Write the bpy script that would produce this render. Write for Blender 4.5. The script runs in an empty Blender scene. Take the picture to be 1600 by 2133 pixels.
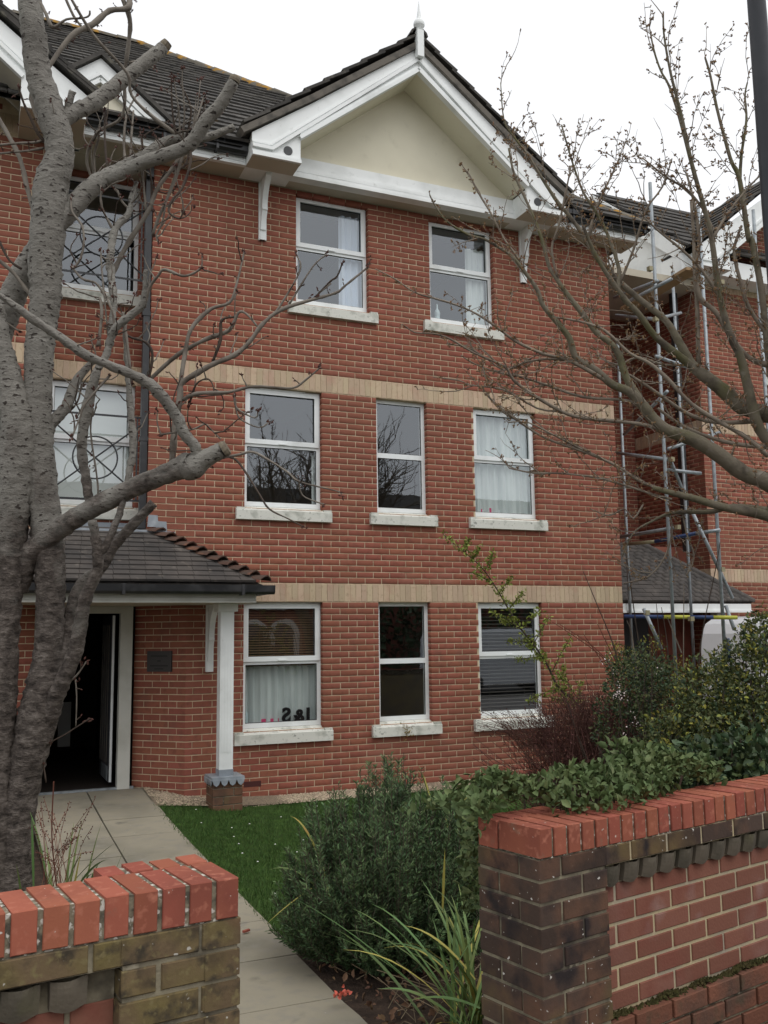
import bpy, bmesh, math, random
import numpy as np
from mathutils import Vector, Matrix
random.seed(7); rng = np.random.default_rng(7)
R = math.radians
S = bpy.context.scene
COL = S.collection

# ------------------------------------------------------------------ camera
CAMP = np.array([-3.085692, -10.699086, 1.855668]); YAW, PIT, ROL, FPX = -0.414127, 0.130746, -0.012540, 1931.348
def cam_axes():
    f = np.array([-math.sin(YAW)*math.cos(PIT), math.cos(YAW)*math.cos(PIT), math.sin(PIT)])
    r = np.array([math.cos(YAW), math.sin(YAW), 0.0]); u = np.cross(r, f)
    return (math.cos(ROL)*r+math.sin(ROL)*u, -math.sin(ROL)*r+math.cos(ROL)*u, f)
CR, CU, CF = cam_axes()
cd = bpy.data.cameras.new('camera'); cam = bpy.data.objects.new('camera', cd); COL.objects.link(cam)
cd.sensor_fit = 'HORIZONTAL'; cd.sensor_width = 36.0; cd.lens = 36.0*FPX/1600.0; cd.clip_start = 0.05; cd.clip_end = 2000
m = Matrix.Identity(4)
for i in range(3):
    m[i][0], m[i][1], m[i][2], m[i][3] = CR[i], CU[i], -CF[i], CAMP[i]
cam.matrix_world = m
S.camera = cam
# ------------------------------------------------------------------ sky, sun, exposure
SUN_EL, SUN_AZ = R(60), R(165)          # azimuth measured from +Y towards +X
w = bpy.data.worlds.new('World'); S.world = w; w.use_nodes = True
nt = w.node_tree; nt.nodes.clear()
o_ = nt.nodes.new('ShaderNodeOutputWorld'); b_ = nt.nodes.new('ShaderNodeBackground')
sk = nt.nodes.new('ShaderNodeTexSky'); sk.sky_type = 'NISHITA'; sk.sun_disc = False
sk.sun_elevation = SUN_EL; sk.sun_rotation = SUN_AZ; sk.air_density = 1.0; sk.dust_density = 4.0; sk.ozone_density = 1.0
hs = nt.nodes.new('ShaderNodeHueSaturation'); hs.inputs['Saturation'].default_value = 0.16
nt.links.new(sk.outputs[0], hs.inputs['Color']); mxw = nt.nodes.new('ShaderNodeMix'); mxw.data_type = 'RGBA'; mxw.inputs[0].default_value = 0.7      # even cloud cover over the clear sky
mxw.inputs[7].default_value = (8.6, 8.7, 8.9, 1.0); nt.links.new(hs.outputs[0], mxw.inputs[6]); nt.links.new(mxw.outputs[2], b_.inputs['Color'])
b_.inputs['Strength'].default_value = 0.15; nt.links.new(b_.outputs[0], o_.inputs[0])
sd = bpy.data.lights.new('sun', 'SUN'); sd.energy = 0.8; sd.angle = R(40); sd.color = (1.0, 0.97, 0.93)
so = bpy.data.objects.new('sun', sd); COL.objects.link(so)
sdir = Vector((math.sin(SUN_AZ)*math.cos(SUN_EL), math.cos(SUN_AZ)*math.cos(SUN_EL), math.sin(SUN_EL)))
so.rotation_euler = sdir.to_track_quat('Z', 'Y').to_euler(); so.location = (0, -30, 40)
S.view_settings.view_transform = 'Standard'; S.view_settings.look = 'None'; S.view_settings.gamma = 1.0
S.view_settings.use_curve_mapping = False; S.view_settings.exposure = 0.0
S.render.engine = 'CYCLES'; S.render.resolution_x = 768; S.render.resolution_y = 1024

# ------------------------------------------------------------------ helpers
def at(px, py, D):
    """point seen at photo pixel px,py at distance D along the view axis"""
    return CAMP + D*(CF + (px-800)/FPX*CR - (py-1066.5)/FPX*CU)
def atZ(px, py, Z):
    d = CF + (px-800)/FPX*CR - (py-1066.5)/FPX*CU
    return CAMP + (Z-CAMP[2])/d[2]*d
def depth(P): return float((np.asarray(P)-CAMP) @ CF)

WL = {}
def wl(o): return WL.get(o.name, Vector((0, 0, 0)))
class MB:
    def __init__(s): s.v = []; s.f = []
    def add(s, vs, fs):
        k = len(s.v); s.v += [tuple(map(float, p)) for p in vs]; s.f += [tuple(i+k for i in f) for f in fs]; return s
    def box(s, x0, x1, y0, y1, z0, z1):
        vs = [(x0,y0,z0),(x1,y0,z0),(x1,y1,z0),(x0,y1,z0),(x0,y0,z1),(x1,y0,z1),(x1,y1,z1),(x0,y1,z1)]
        return s.add(vs, [(0,3,2,1),(4,5,6,7),(0,1,5,4),(1,2,6,5),(2,3,7,6),(3,0,4,7)])
    def obox(s, c, u, n, w3, d, h):
        """box centred at c; u along, n = depth dir, z up"""
        c = np.asarray(c, float); u = np.asarray(u, float); n = np.asarray(n, float); z = np.cross(u, n); z = z/np.linalg.norm(z)
        vs = []
        for k in (-1, 1):
            for a, b in ((-1,-1),(1,-1),(1,1),(-1,1)): vs.append(c+u*a*w3/2+n*b*d/2+z*k*h/2)
        return s.add(vs, [(0,3,2,1),(4,5,6,7),(0,1,5,4),(1,2,6,5),(2,3,7,6),(3,0,4,7)])
    def prism(s, poly, y0, y1):
        """poly in (x,z), extruded from y0 (front) to y1"""
        n = len(poly); vs = [(x, y0, z) for x, z in poly]+[(x, y1, z) for x, z in poly]
        fs = [tuple(range(n)), tuple(reversed(range(n, 2*n)))]
        for i in range(n): j = (i+1) % n; fs.append((i, i+n, j+n, j))
        return s.add(vs, fs)
    def prism_x(s, poly, x0, x1):
        n = len(poly); vs = [(x0, y, z) for y, z in poly]+[(x1, y, z) for y, z in poly]
        fs = [tuple(reversed(range(n))), tuple(range(n, 2*n))]
        for i in range(n): j = (i+1) % n; fs.append((i, j, j+n, i+n))
        return s.add(vs, fs)
    def quad(s, a, b, c, d): return s.add([a, b, c, d], [(0,1,2,3)])
    def tube(s, pts, rad, n=8, cap=True):
        P = [np.asarray(p, float) for p in pts]; m_ = len(P)
        if not hasattr(rad, '__len__'): rad = [rad]*m_
        ref = np.array([0.0, 0.0, 1.0]); vs = []
        t0 = P[1]-P[0]
        if abs(t0[2])/max(1e-9, np.linalg.norm(t0)) > .9: ref = np.array([1.0, 0.0, 0.0])
        for i in range(m_):
            t = P[min(i+1, m_-1)]-P[max(i-1, 0)]; t = t/max(1e-9, np.linalg.norm(t))
            a = np.cross(t, ref); a = a/max(1e-9, np.linalg.norm(a)); b = np.cross(t, a)
            ref = np.cross(a, t) if abs(np.dot(ref, t)) > .95 else ref
            for k in range(n):
                an = 2*math.pi*k/n; vs.append(P[i]+rad[i]*(math.cos(an)*a+math.sin(an)*b))
        fs = []
        for i in range(m_-1):
            for k in range(n):
                k2 = (k+1) % n; fs.append((i*n+k, i*n+k2, (i+1)*n+k2, (i+1)*n+k))
        if cap: fs.append(tuple(reversed(range(n)))); fs.append(tuple(range((m_-1)*n, m_*n)))
        return s.add(vs, fs)
    def lathe(s, c, prof, n=14):
        vs = []; fs = []
        for r_, z in prof:
            for k in range(n): an = 2*math.pi*k/n; vs.append((c[0]+r_*math.cos(an), c[1]+r_*math.sin(an), c[2]+z))
        for i in range(len(prof)-1):
            for k in range(n): k2 = (k+1) % n; fs.append((i*n+k, i*n+k2, (i+1)*n+k2, (i+1)*n+k))
        fs.append(tuple(reversed(range(n)))); fs.append(tuple(range((len(prof)-1)*n, len(prof)*n)))
        return s.add(vs, fs)
    def build(s, name, mat, parent=None, smooth=False, kind=None, label=None):
        me = bpy.data.meshes.new(name); me.from_pydata(s.v, [], s.f); me.materials.append(mat)
        if smooth:
            me.polygons.foreach_set('use_smooth', [True]*len(me.polygons))
        me.update()
        return link(name, me, parent, kind, label)
def link(name, me, parent=None, kind=None, label=None, loc=None, rot=None):
    o = bpy.data.objects.new(name, me); COL.objects.link(o)
    L = Vector(loc) if loc is not None else Vector((0, 0, 0))
    if parent is not None:
        o.parent = parent; o.location = L-wl(parent)
    else: o.location = L
    if rot is not None: o.rotation_euler = rot
    WL[o.name] = L
    if kind: o['kind'] = kind
    if label: o['label'] = label
    return o
def npmesh(name, V, F, mat, parent=None, smooth=False, kind=None, loops=4):
    """numpy verts (n,3), faces (m,loops)"""
    me = bpy.data.meshes.new(name); V = np.asarray(V, np.float32); F = np.asarray(F, np.int32)
    me.vertices.add(len(V)); me.vertices.foreach_set('co', V.ravel())
    me.loops.add(F.size); me.loops.foreach_set('vertex_index', F.ravel())
    me.polygons.add(len(F)); me.polygons.foreach_set('loop_start', np.arange(0, F.size, loops, dtype=np.int32))
    if smooth: me.polygons.foreach_set('use_smooth', np.ones(len(F), bool))
    me.materials.append(mat); me.update(calc_edges=True); me.validate()
    return link(name, me, parent, kind)
def thing(name, label, cat, loc=(0, 0, 0), group=None):
    o = bpy.data.objects.new(name, None); COL.objects.link(o); o.location = loc; o.empty_display_size = .2
    WL[o.name] = Vector(loc); o['label'] = label; o['category'] = cat
    if group: o['group'] = group
    return o
def tag(o, label, cat, group=None):
    o['label'] = label; o['category'] = cat
    if group: o['group'] = group
    return o

# ------------------------------------------------------------------ materials
def mat(name, col, rough=.8, spec=.3, mixes=(), bump=None, rand=0.0, metal=0.0, randhue=0.0, coat=0.0, stretch=None):
    """mixes: (col2, scale, lo, hi[, detail]) noise masks in world position; rand: value jitter per piece"""
    M_ = bpy.data.materials.new(name); M_.use_nodes = True; t = M_.node_tree; N = t.nodes; Lk = t.links
    bs = N['Principled BSDF']; bs.inputs['Roughness'].default_value = rough; bs.inputs['Metallic'].default_value = metal
    bs.inputs['Specular IOR Level'].default_value = spec
    if coat: bs.inputs['Coat Weight'].default_value = coat
    geo = N.new('ShaderNodeNewGeometry'); pos = geo.outputs['Position']
    if stretch:
        mp = N.new('ShaderNodeMapping'); mp.inputs['Scale'].default_value = stretch; Lk.new(pos, mp.inputs[0]); pos = mp.outputs[0]
    rgb = N.new('ShaderNodeRGB'); rgb.outputs[0].default_value = (*col, 1); cur = rgb.outputs[0]
    off = None
    if rand or randhue:
        oi = N.new('ShaderNodeObjectInfo'); ad = N.new('ShaderNodeMath'); ad.operation = 'MULTIPLY_ADD'; ad.inputs[1].default_value = 7.31
        Lk.new(oi.outputs['Random'], ad.inputs[0]); Lk.new(geo.outputs['Random Per Island'], ad.inputs[2])
        fr = N.new('ShaderNodeMath'); fr.operation = 'FRACT'; Lk.new(ad.outputs[0], fr.inputs[0])
        h = N.new('ShaderNodeHueSaturation')
        v = N.new('ShaderNodeMapRange'); v.inputs['To Min'].default_value = 1-rand; v.inputs['To Max'].default_value = 1+rand
        Lk.new(fr.outputs[0], v.inputs[0]); Lk.new(v.outputs[0], h.inputs['Value'])
        if randhue:
            f2 = N.new('ShaderNodeMath'); f2.operation = 'MULTIPLY'; f2.inputs[1].default_value = 13.7; Lk.new(fr.outputs[0], f2.inputs[0])
            f3 = N.new('ShaderNodeMath'); f3.operation = 'FRACT'; Lk.new(f2.outputs[0], f3.inputs[0])
            v2 = N.new('ShaderNodeMapRange'); v2.inputs['To Min'].default_value = .5-randhue; v2.inputs['To Max'].default_value = .5+randhue
            Lk.new(f3.outputs[0], v2.inputs[0]); Lk.new(v2.outputs[0], h.inputs['Hue'])
        Lk.new(cur, h.inputs['Color']); cur = h.outputs[0]; off = fr.outputs[0]
    for mx in mixes:
        c2, sc, lo, hi = mx[:4]
        nz = N.new('ShaderNodeTexNoise'); nz.inputs['Scale'].default_value = sc; nz.inputs['Detail'].default_value = mx[4] if len(mx) > 4 else 4
        Lk.new(pos, nz.inputs['Vector'])
        mr = N.new('ShaderNodeMapRange'); mr.inputs[1].default_value = lo; mr.inputs[2].default_value = hi; Lk.new(nz.outputs[0], mr.inputs[0])
        mm = N.new('ShaderNodeMix'); mm.data_type = 'RGBA'; Lk.new(mr.outputs[0], mm.inputs[0]); Lk.new(cur, mm.inputs[6]); mm.inputs[7].default_value = (*c2, 1)
        cur = mm.outputs[2]
    Lk.new(cur, bs.inputs['Base Color'])
    if bump:
        nz = N.new('ShaderNodeTexNoise'); nz.inputs['Scale'].default_value = bump[0]; nz.inputs['Detail'].default_value = 5; Lk.new(pos, nz.inputs['Vector'])
        bp = N.new('ShaderNodeBump'); bp.inputs['Strength'].default_value = bump[1]; bp.inputs['Distance'].default_value = bump[2]
        Lk.new(nz.outputs[0], bp.inputs['Height']); Lk.new(bp.outputs[0], bs.inputs['Normal'])
    return M_
MT = {}
MT['brick'] = mat('brick', (.275, .098, .066), .88, .15, [((.19,.070,.050), 14, .5, .8), ((.37,.185,.135), 1.1, .58, .80, 6), ((.225,.088,.060), .55, .45, .7), ((.20,.085,.062), 3.5, .56, .80, 6)], (90, .35, .004), .10, randhue=.006)
MT['mortar'] = mat('mortar', (.62, .51, .36), .95, .1, [((.42,.32,.21), 6, .4, .7)], (120, .4, .003))
MT['buff'] = mat('buff_brick', (.50, .385, .27), .88, .2, [((.47,.30,.22), 5, .52, .75), ((.36,.27,.18), 22, .55, .8)], (80, .3, .004), .12, randhue=.012)
MT['buffmortar'] = mat('buff_mortar', (.34, .26, .18), .95, .1)
MT['upvc'] = mat('upvc_white', (.82, .85, .85), .35, .4, [((.60,.62,.60), 3, .5, .85)])
MT['seal'] = mat('window_seal', (.02, .02, .02), .6)
MT['trim'] = mat('white_paint', (.83, .85, .84), .5, .3, [((.58,.60,.58), 2.2, .5, .85), ((.46,.47,.44), 9, .66, .9)])
MT['trim_groove'] = mat('moulding_groove', (.30, .31, .31), .7)
MT['render'] = mat('cream_render', (.74, .70, .56), .92, .1, [((.66,.62,.49), 1.3, .45, .75), ((.60,.56,.44), 5, .60, .85, 6)], (160, .25, .003))
MT['soffit'] = mat('soffit_board', (.52, .47, .38), .7, .2, [((.44,.40,.32), 1.5, .4, .7)])
MT['sill'] = mat('painted_sill', (.66, .66, .60), .8, .2, [((.36,.37,.32), 7, .52, .72, 8), ((.20,.21,.18), 26, .60, .75, 8)], (60, .3, .003))
MT['tile'] = mat('roof_tile', (.080, .074, .067), .85, .2, [((.040,.038,.036), 3, .42, .7), ((.15,.14,.11), 9, .60, .82), ((.34,.20,.05), 2.6, .70, .80)], (50, .5, .006), .22)
MT['ptile'] = mat('porch_tile', (.080, .070, .063), .75, .35, [((.045,.042,.040), 2.3, .42, .68), ((.19,.165,.14), 9, .60, .82)], (60, .4, .004), .10)
MT['hip'] = mat('hip_tile', (.100, .058, .044), .85, .2, [((.07,.055,.045), 6, .45, .7), ((.22,.10,.06), 4, .62, .8)], (60, .5, .005), .22)
MT['vergem'] = mat('verge_mortar', (.16, .145, .125), .95, .1, [((.08,.075,.068), 7, .45, .7)], (50, .6, .006))
MT['lead'] = mat('lead_sheet', (.26, .29, .32), .45, .5, [((.42,.45,.48), 9, .5, .75), ((.15,.17,.19), 5, .55, .8)], (20, .4, .01))
MT['gutter'] = mat('black_plastic', (.018, .019, .021), .38, .5, [((.06,.06,.062), 5, .5, .8)])
MT['iron'] = mat('black_iron', (.022, .024, .027), .5, .5)
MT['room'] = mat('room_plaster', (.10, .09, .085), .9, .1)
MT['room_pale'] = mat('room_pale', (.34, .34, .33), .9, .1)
MT['curtain'] = mat('curtain_cloth', (.72, .77, .76), .9, .1, [((.52,.57,.57), 3, .4, .7)], stretch=(3, 3, .3))
MT['curtain_blue'] = mat('curtain_blue_white', (.62, .69, .80), .9, .1)
MT['blind'] = mat('wood_blind', (.20, .125, .075), .6, .3)
MT['blind_grey'] = mat('grey_blind', (.095, .085, .078), .6, .3)
MT['roller'] = mat('roller_blind', (.74, .77, .75), .9, .1)
MT['black'] = mat('black_lacquer', (.010, .010, .012), .4, .4)
MT['pink'] = mat('pink_card', (.72, .09, .22), .6)
MT['whitecard'] = mat('white_card', (.75, .78, .80), .6)
MT['palebottle'] = mat('pale_bottle', (.60, .72, .74), .4)
MT['brownbottle'] = mat('brown_bottle', (.10, .05, .03), .3)
MT['sprig'] = mat('dried_flowers', (.30, .25, .14), .8)
MT['door'] = mat('door_paint', (.035, .037, .042), .45, .4)
MT['doorframe'] = mat('door_frame_paint', (.56, .56, .51), .6, .3, [((.46,.46,.41), 4, .45, .75)])
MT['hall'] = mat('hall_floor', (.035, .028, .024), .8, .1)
MT['plaque'] = mat('slate_plaque', (.055, .050, .048), .6, .3)
MT['plaque_txt'] = mat('slate_lettering', (.030, .028, .027), .6)
MT['galv'] = mat('galvanised', (.30, .33, .35), .5, .4, [((.20,.22,.23), 12, .45, .7), ((.22,.15,.10), 9, .68, .85)], None, .1, metal=.35)
MT['bluesleeve'] = mat('blue_sleeve', (.030, .050, .13), .5)
MT['yellowsleeve'] = mat('yellow_sleeve', (.45, .45, .07), .5)
MT['brassclamp'] = mat('coupler', (.30, .27, .17), .5, metal=.3)
MT['lamp'] = mat('lamp_paint', (.030, .033, .040), .45, .4, [((.05,.052,.06), 3, .5, .8)])
MT['van'] = mat('van_paint', (.78, .80, .82), .25, .5, coat=.3)
MT['vanglass'] = mat('van_glass', (.015, .017, .02), .08, .6)
MT['tyre'] = mat('tyre', (.02, .02, .02), .8)
MT['slab'] = mat('paving_slab', (.30, .270, .205), .9, .15, [((.17,.16,.125), 1.3, .46, .74, 8), ((.25,.23,.19), 11, .5, .75), ((.54,.53,.48), 22, .74, .80), ((.13,.125,.10), 5, .62, .85)], (70, .35, .004), .07)
MT['slabjoint'] = mat('slab_joint', (.10, .09, .07), .95, .1)
MT['soil'] = mat('soil', (.060, .042, .032), .95, .1, [((.030,.022,.018), 9, .4, .7), ((.13,.09,.06), 25, .6, .8)], (40, .9, .02))
MT['gravelbase'] = mat('gravel_bed', (.30, .24, .17), .95, .1, [((.16,.13,.10), 60, .45, .6)], (90, .9, .01))
MT['pebble'] = mat('pebble', (.42, .34, .245), .85, .2, rand=.4, randhue=.02)
MT['lawn'] = mat('lawn', (.036, .066, .017), .95, .1, [((.060,.115,.025), 6, .45, .7), ((.045,.06,.02), 14, .6, .8)], (60, .8, .02))
MT['blade'] = mat('grass_blade', (.052, .100, .022), .7, .2, rand=.4, randhue=.02)
MT['daisy'] = mat('daisy', (.78, .78, .74), .7)
MT['pavement'] = mat('pavement', (.20, .19, .18), .9, .2, [((.14,.13,.125), 3, .4, .7)], (60, .3, .004))
MT['asphalt'] = mat('asphalt', (.05, .05, .052), .9, .2, [((.07,.07,.07), 20, .5, .7)], (120, .5, .006))
MT['ground'] = mat('ground', (.05, .075, .028), .95, .1, [((.035,.05,.02), 1, .4, .7)])
def spots(base, s1):
    return s1
MT['coping'] = mat('coping_brick', (.31, .098, .064), .92, .1, [((.22,.070,.050), 4, .42, .7), ((.46,.18,.12), 34, .55, .8), ((.20,.13,.09), 15, .64, .80), ((.55,.50,.44), 60, .73, .76, 2)], (110, .2, .003), .15, randhue=.008)
MT['copmortar'] = mat('coping_mortar', (.24, .21, .15), .95, .1, [((.10,.09,.07), 26, .45, .6), ((.58,.56,.50), 48, .56, .62)], (80, .7, .006))
MT['mossbrick'] = mat('algae_brick', (.135, .095, .055), .9, .15, [((.160,.130,.050), 5, .46, .70), ((.075,.055,.035), 11, .52, .72), ((.17,.09,.055), 4, .58, .75), ((.055,.045,.032), 19, .54, .70, 6), ((.19,.155,.075), 42, .56, .72, 5), ((.45,.43,.38), 36, .70, .735, 2)], (55, .5, .005), .18)
MT['darkbrick'] = mat('sooted_brick', (.066, .045, .036), .9, .15, [((.125,.068,.045), 5, .45, .65), ((.135,.096,.045), 3.2, .52, .70), ((.030,.024,.024), 9, .52, .7), ((.52,.50,.46), 40, .70, .73, 2)], (55, .4, .005), .25)
MT['darkmortar'] = mat('sooted_mortar', (.25, .22, .155), .95, .1, [((.08,.07,.055), 9, .42, .65), ((.36,.32,.24), 20, .62, .75)], (90, .6, .005))
MT['panelbrick'] = mat('panel_brick', (.200, .086, .060), .9, .15, [((.23,.120,.100), 2.3, .50, .72), ((.19,.070,.050), 8, .5, .72), ((.33,.25,.235), 3.1, .62, .84)], (80, .4, .004), .12)
MT['panelmortar'] = mat('panel_mortar', (.48, .40, .25), .95, .1, [((.34,.30,.24), 4, .45, .7)], (90, .5, .004))
MT['dentil'] = mat('dentil_block', (.135, .115, .088), .92, .15, [((.085,.078,.060), 7, .42, .7), ((.13,.125,.06), 4, .58, .78)], (60, .5, .005), .12)
MT['plinthbrick'] = mat('plinth_brick', (.17, .072, .046), .9, .15, [((.09,.056,.042), 5, .42, .66), ((.065,.062,.040), 9, .56, .76), ((.26,.10,.055), 12, .62, .8)], (70, .6, .006), .18)
MT['moss'] = mat('moss', (.052, .050, .018), .95, .1, [((.075,.058,.026), 20, .45, .7), ((.030,.030,.012), 40, .5, .7)], (90, 1.0, .02), rand=.3)
MT['leafA'] = mat('leaf_grey_green', (.112, .150, .056), .6, .25, [((.068,.104,.036), 6, .42, .65), ((.19,.205,.10), 13, .58, .78)], None, .3, randhue=.02)
MT['leafdark'] = mat('leaf_dark', (.046, .076, .034), .5, .35, rand=.45, randhue=.025)
MT['leafmid'] = mat('leaf_mid', (.100, .118, .044), .6, .3, rand=.45, randhue=.03)
MT['leafyel'] = mat('leaf_yellow', (.27, .26, .05), .6, .3, rand=.35, randhue=.03)
MT['leafspr'] = mat('leaf_spring', (.23, .27, .055), .6, .3, rand=.3, randhue=.02)
MT['needle'] = mat('rosemary_needle', (.056, .094, .040), .6, .3, rand=.5, randhue=.03)
MT['needle2'] = mat('rosemary_tip', (.096, .155, .062), .6, .3, rand=.4, randhue=.03)
MT['strap'] = mat('strap_leaf', (.105, .165, .050), .55, .35, [((.17,.19,.05), 5, .55, .75)], None, .35, randhue=.03)
MT['strapyel'] = mat('strap_leaf_yellow', (.36, .32, .08), .6, .3, [((.40,.20,.06), 9, .6, .8)], None, .2)
MT['barberry'] = mat('barberry', (.105, .050, .040), .7, .2, rand=.4, randhue=.015)
MT['petal'] = mat('pale_petal', (.72, .60, .58), .7, rand=.1)
MT['drystalk'] = mat('dry_stalk', (.20, .155, .10), .8, rand=.3)
MT['redstalk'] = mat('red_stalk', (.16, .055, .035), .7, rand=.3)
MT['deadleaf'] = mat('dead_leaf', (.15, .085, .05), .8, rand=.5, randhue=.02)
MT['redpetal'] = mat('red_petal', (.55, .12, .08), .7, rand=.3)
# cherry bark with dark horizontal lenticels
def bark(name, base, dark, pale, sx, green=None, lo=.615, hi=.67, st=5.5):
    M_ = mat(name, base, .8, .25, [(pale, 3, .5, .75), (tuple(.5*a+.5*b for a, b in zip(base, dark)), 2.2, .58, .8)]+([(green, 2.5, .5, .75)] if green else []), None)
    t = M_.node_tree; N = t.nodes; Lk = t.links; bs = N['Principled BSDF']
    cur = bs.inputs['Base Color'].links[0].from_socket
    geo = N.new('ShaderNodeNewGeometry'); mp = N.new('ShaderNodeMapping'); mp.inputs['Scale'].default_value = (sx, sx, sx*st)
    Lk.new(geo.outputs['Position'], mp.inputs[0]); nz = N.new('ShaderNodeTexNoise'); nz.inputs['Scale'].default_value = 1; nz.inputs['Detail'].default_value = 2
    Lk.new(mp.outputs[0], nz.inputs['Vector']); mr = N.new('ShaderNodeMapRange'); mr.inputs[1].default_value = lo; mr.inputs[2].default_value = hi; Lk.new(nz.outputs[0], mr.inputs[0])
    mm = N.new('ShaderNodeMix'); mm.data_type = 'RGBA'; Lk.new(mr.outputs[0], mm.inputs[0]); Lk.new(cur, mm.inputs[6]); mm.inputs[7].default_value = (*dark, 1)
    Lk.new(mm.outputs[2], bs.inputs['Base Color'])
    bp = N.new('ShaderNodeBump'); bp.inputs['Strength'].default_value = .6; bp.inputs['Distance'].default_value = .012; Lk.new(nz.outputs[0], bp.inputs['Height']); Lk.new(bp.outputs[0], bs.inputs['Normal'])
    return M_
MT['bark'] = bark('cherry_bark', (.255, .240, .212), (.058, .048, .041), (.34, .325, .29), 26, lo=.62, hi=.655, st=2.4)
def aged(young, old):
    # bark turns from smooth banded grey to dark, cracked old bark towards the foot of the stem
    t1 = MT[young].node_tree; M_ = MT[young].copy(); M_.name = 'cherry_bark_stem'; t = M_.node_tree; N = t.nodes; Lk = t.links; bs = N['Principled BSDF']
    cur = bs.inputs['Base Color'].links[0].from_socket; geo = N.new('ShaderNodeNewGeometry'); sx_ = N.new('ShaderNodeSeparateXYZ'); Lk.new(geo.outputs['Position'], sx_.inputs[0])
    nz = N.new('ShaderNodeTexNoise'); nz.inputs['Scale'].default_value = 4.5; nz.inputs['Detail'].default_value = 6; Lk.new(geo.outputs['Position'], nz.inputs['Vector'])
    ma = N.new('ShaderNodeMath'); ma.operation = 'MULTIPLY_ADD'; ma.inputs[1].default_value = 2.6; Lk.new(nz.outputs[0], ma.inputs[0]); Lk.new(sx_.outputs[2], ma.inputs[2])
    mr = N.new('ShaderNodeMapRange'); mr.inputs[1].default_value = 4.10; mr.inputs[2].default_value = 3.55; Lk.new(ma.outputs[0], mr.inputs[0])
    n2 = N.new('ShaderNodeTexNoise'); n2.inputs['Scale'].default_value = 16; n2.inputs['Detail'].default_value = 8; n2.inputs['Roughness'].default_value = .7; mp = N.new('ShaderNodeMapping'); mp.inputs['Scale'].default_value = (1, 1, 1.8); Lk.new(geo.outputs['Position'], mp.inputs[0]); Lk.new(mp.outputs[0], n2.inputs['Vector'])
    cr = N.new('ShaderNodeValToRGB'); cr.color_ramp.elements[0].position = .34; cr.color_ramp.elements[0].color = (.032, .026, .022, 1); cr.color_ramp.elements[1].position = .70; cr.color_ramp.elements[1].color = (.27, .235, .205, 1)
    e = cr.color_ramp.elements.new(.52); e.color = (*old, 1); Lk.new(n2.outputs[0], cr.inputs[0])
    mm = N.new('ShaderNodeMix'); mm.data_type = 'RGBA'; Lk.new(mr.outputs[0], mm.inputs[0]); Lk.new(cur, mm.inputs[6]); Lk.new(cr.outputs[0], mm.inputs[7]); Lk.new(mm.outputs[2], bs.inputs['Base Color'])
    b0 = bs.inputs['Normal'].links[0].from_node; b2 = N.new('ShaderNodeBump'); b2.inputs['Strength'].default_value = .9; b2.inputs['Distance'].default_value = .03; Lk.new(n2.outputs[0], b2.inputs['Height']); Lk.new(b0.outputs[0], b2.inputs['Normal']); Lk.new(b2.outputs[0], bs.inputs['Normal'])
    return M_
MT['barkstem'] = aged('bark', (.125, .104, .090))
MT['barklow'] = bark('old_cherry_bark', (.086, .069, .060), (.026, .020, .017), (.16, .135, .118), 26, lo=.55, hi=.66, st=3.6, green=(.125, .072, .056))
MT['twigpale'] = mat('pale_twig', (.22, .195, .165), .8, .2, [((.10,.082,.066), 9, .45, .7)], (60, .6, .004))
MT['twigdark'] = mat('dark_twig', (.085, .064, .050), .8, .2, [((.045,.034,.03), 9, .45, .7)])
MT['budred'] = mat('red_bud', (.085, .035, .026), .7, rand=.3)
MT['rbark'] = mat('plum_bark', (.185, .160, .120), .85, .2, [((.120,.115,.055), 3.5, .46, .68), ((.085,.070,.056), 8, .52, .74), ((.27,.245,.205), 12, .6, .8)], (35, .7, .008))
MT['rtwig'] = mat('plum_twig', (.25, .21, .165), .8, .2, [((.15,.12,.095), 7, .45, .7)])
MT['rbud'] = mat('plum_bud', (.22, .135, .070), .7, .2, rand=.35, randhue=.02)
MT['endgrain'] = mat('sawn_wood', (.20, .17, .125), .85, .2, [((.11,.09,.07), 30, .45, .7)])
MT['split'] = mat('split_wood', (.36, .27, .15), .8, .2, [((.18,.13,.08), 12, .45, .7)], stretch=(1, 1, 6))
# window glass: clear pane with Fresnel reflection of two sheets
gm = bpy.data.materials.new('glass'); gm.use_nodes = True; t = gm.node_tree; t.nodes.clear()
go = t.nodes.new('ShaderNodeOutputMaterial'); gx = t.nodes.new('ShaderNodeMixShader'); gt = t.nodes.new('ShaderNodeBsdfTransparent'); gg = t.nodes.new('ShaderNodeBsdfGlossy')
lw_ = t.nodes.new('ShaderNodeLayerWeight'); lw_.inputs[0].default_value = .5; pw_ = t.nodes.new('ShaderNodeMath'); pw_.operation = 'POWER'; pw_.inputs[1].default_value = 4.0; t.links.new(lw_.outputs['Facing'], pw_.inputs[0])
fr_ = t.nodes.new('ShaderNodeMath'); fr_.operation = 'MULTIPLY_ADD'; fr_.inputs[1].default_value = .84; fr_.inputs[2].default_value = .16; t.links.new(pw_.outputs[0], fr_.inputs[0]); gg.inputs['Roughness'].default_value = 0.0
gt.inputs['Color'].default_value = (.90, .92, .91, 1); gg.inputs['Color'].default_value = (.90, .95, 1.0, 1)
nzg = t.nodes.new('ShaderNodeTexNoise'); nzg.inputs['Scale'].default_value = 2.0; bpg = t.nodes.new('ShaderNodeBump'); bpg.inputs['Strength'].default_value = .02; bpg.inputs['Distance'].default_value = .02
t.links.new(nzg.outputs[0], bpg.inputs['Height']); t.links.new(bpg.outputs[0], gg.inputs['Normal'])
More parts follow.
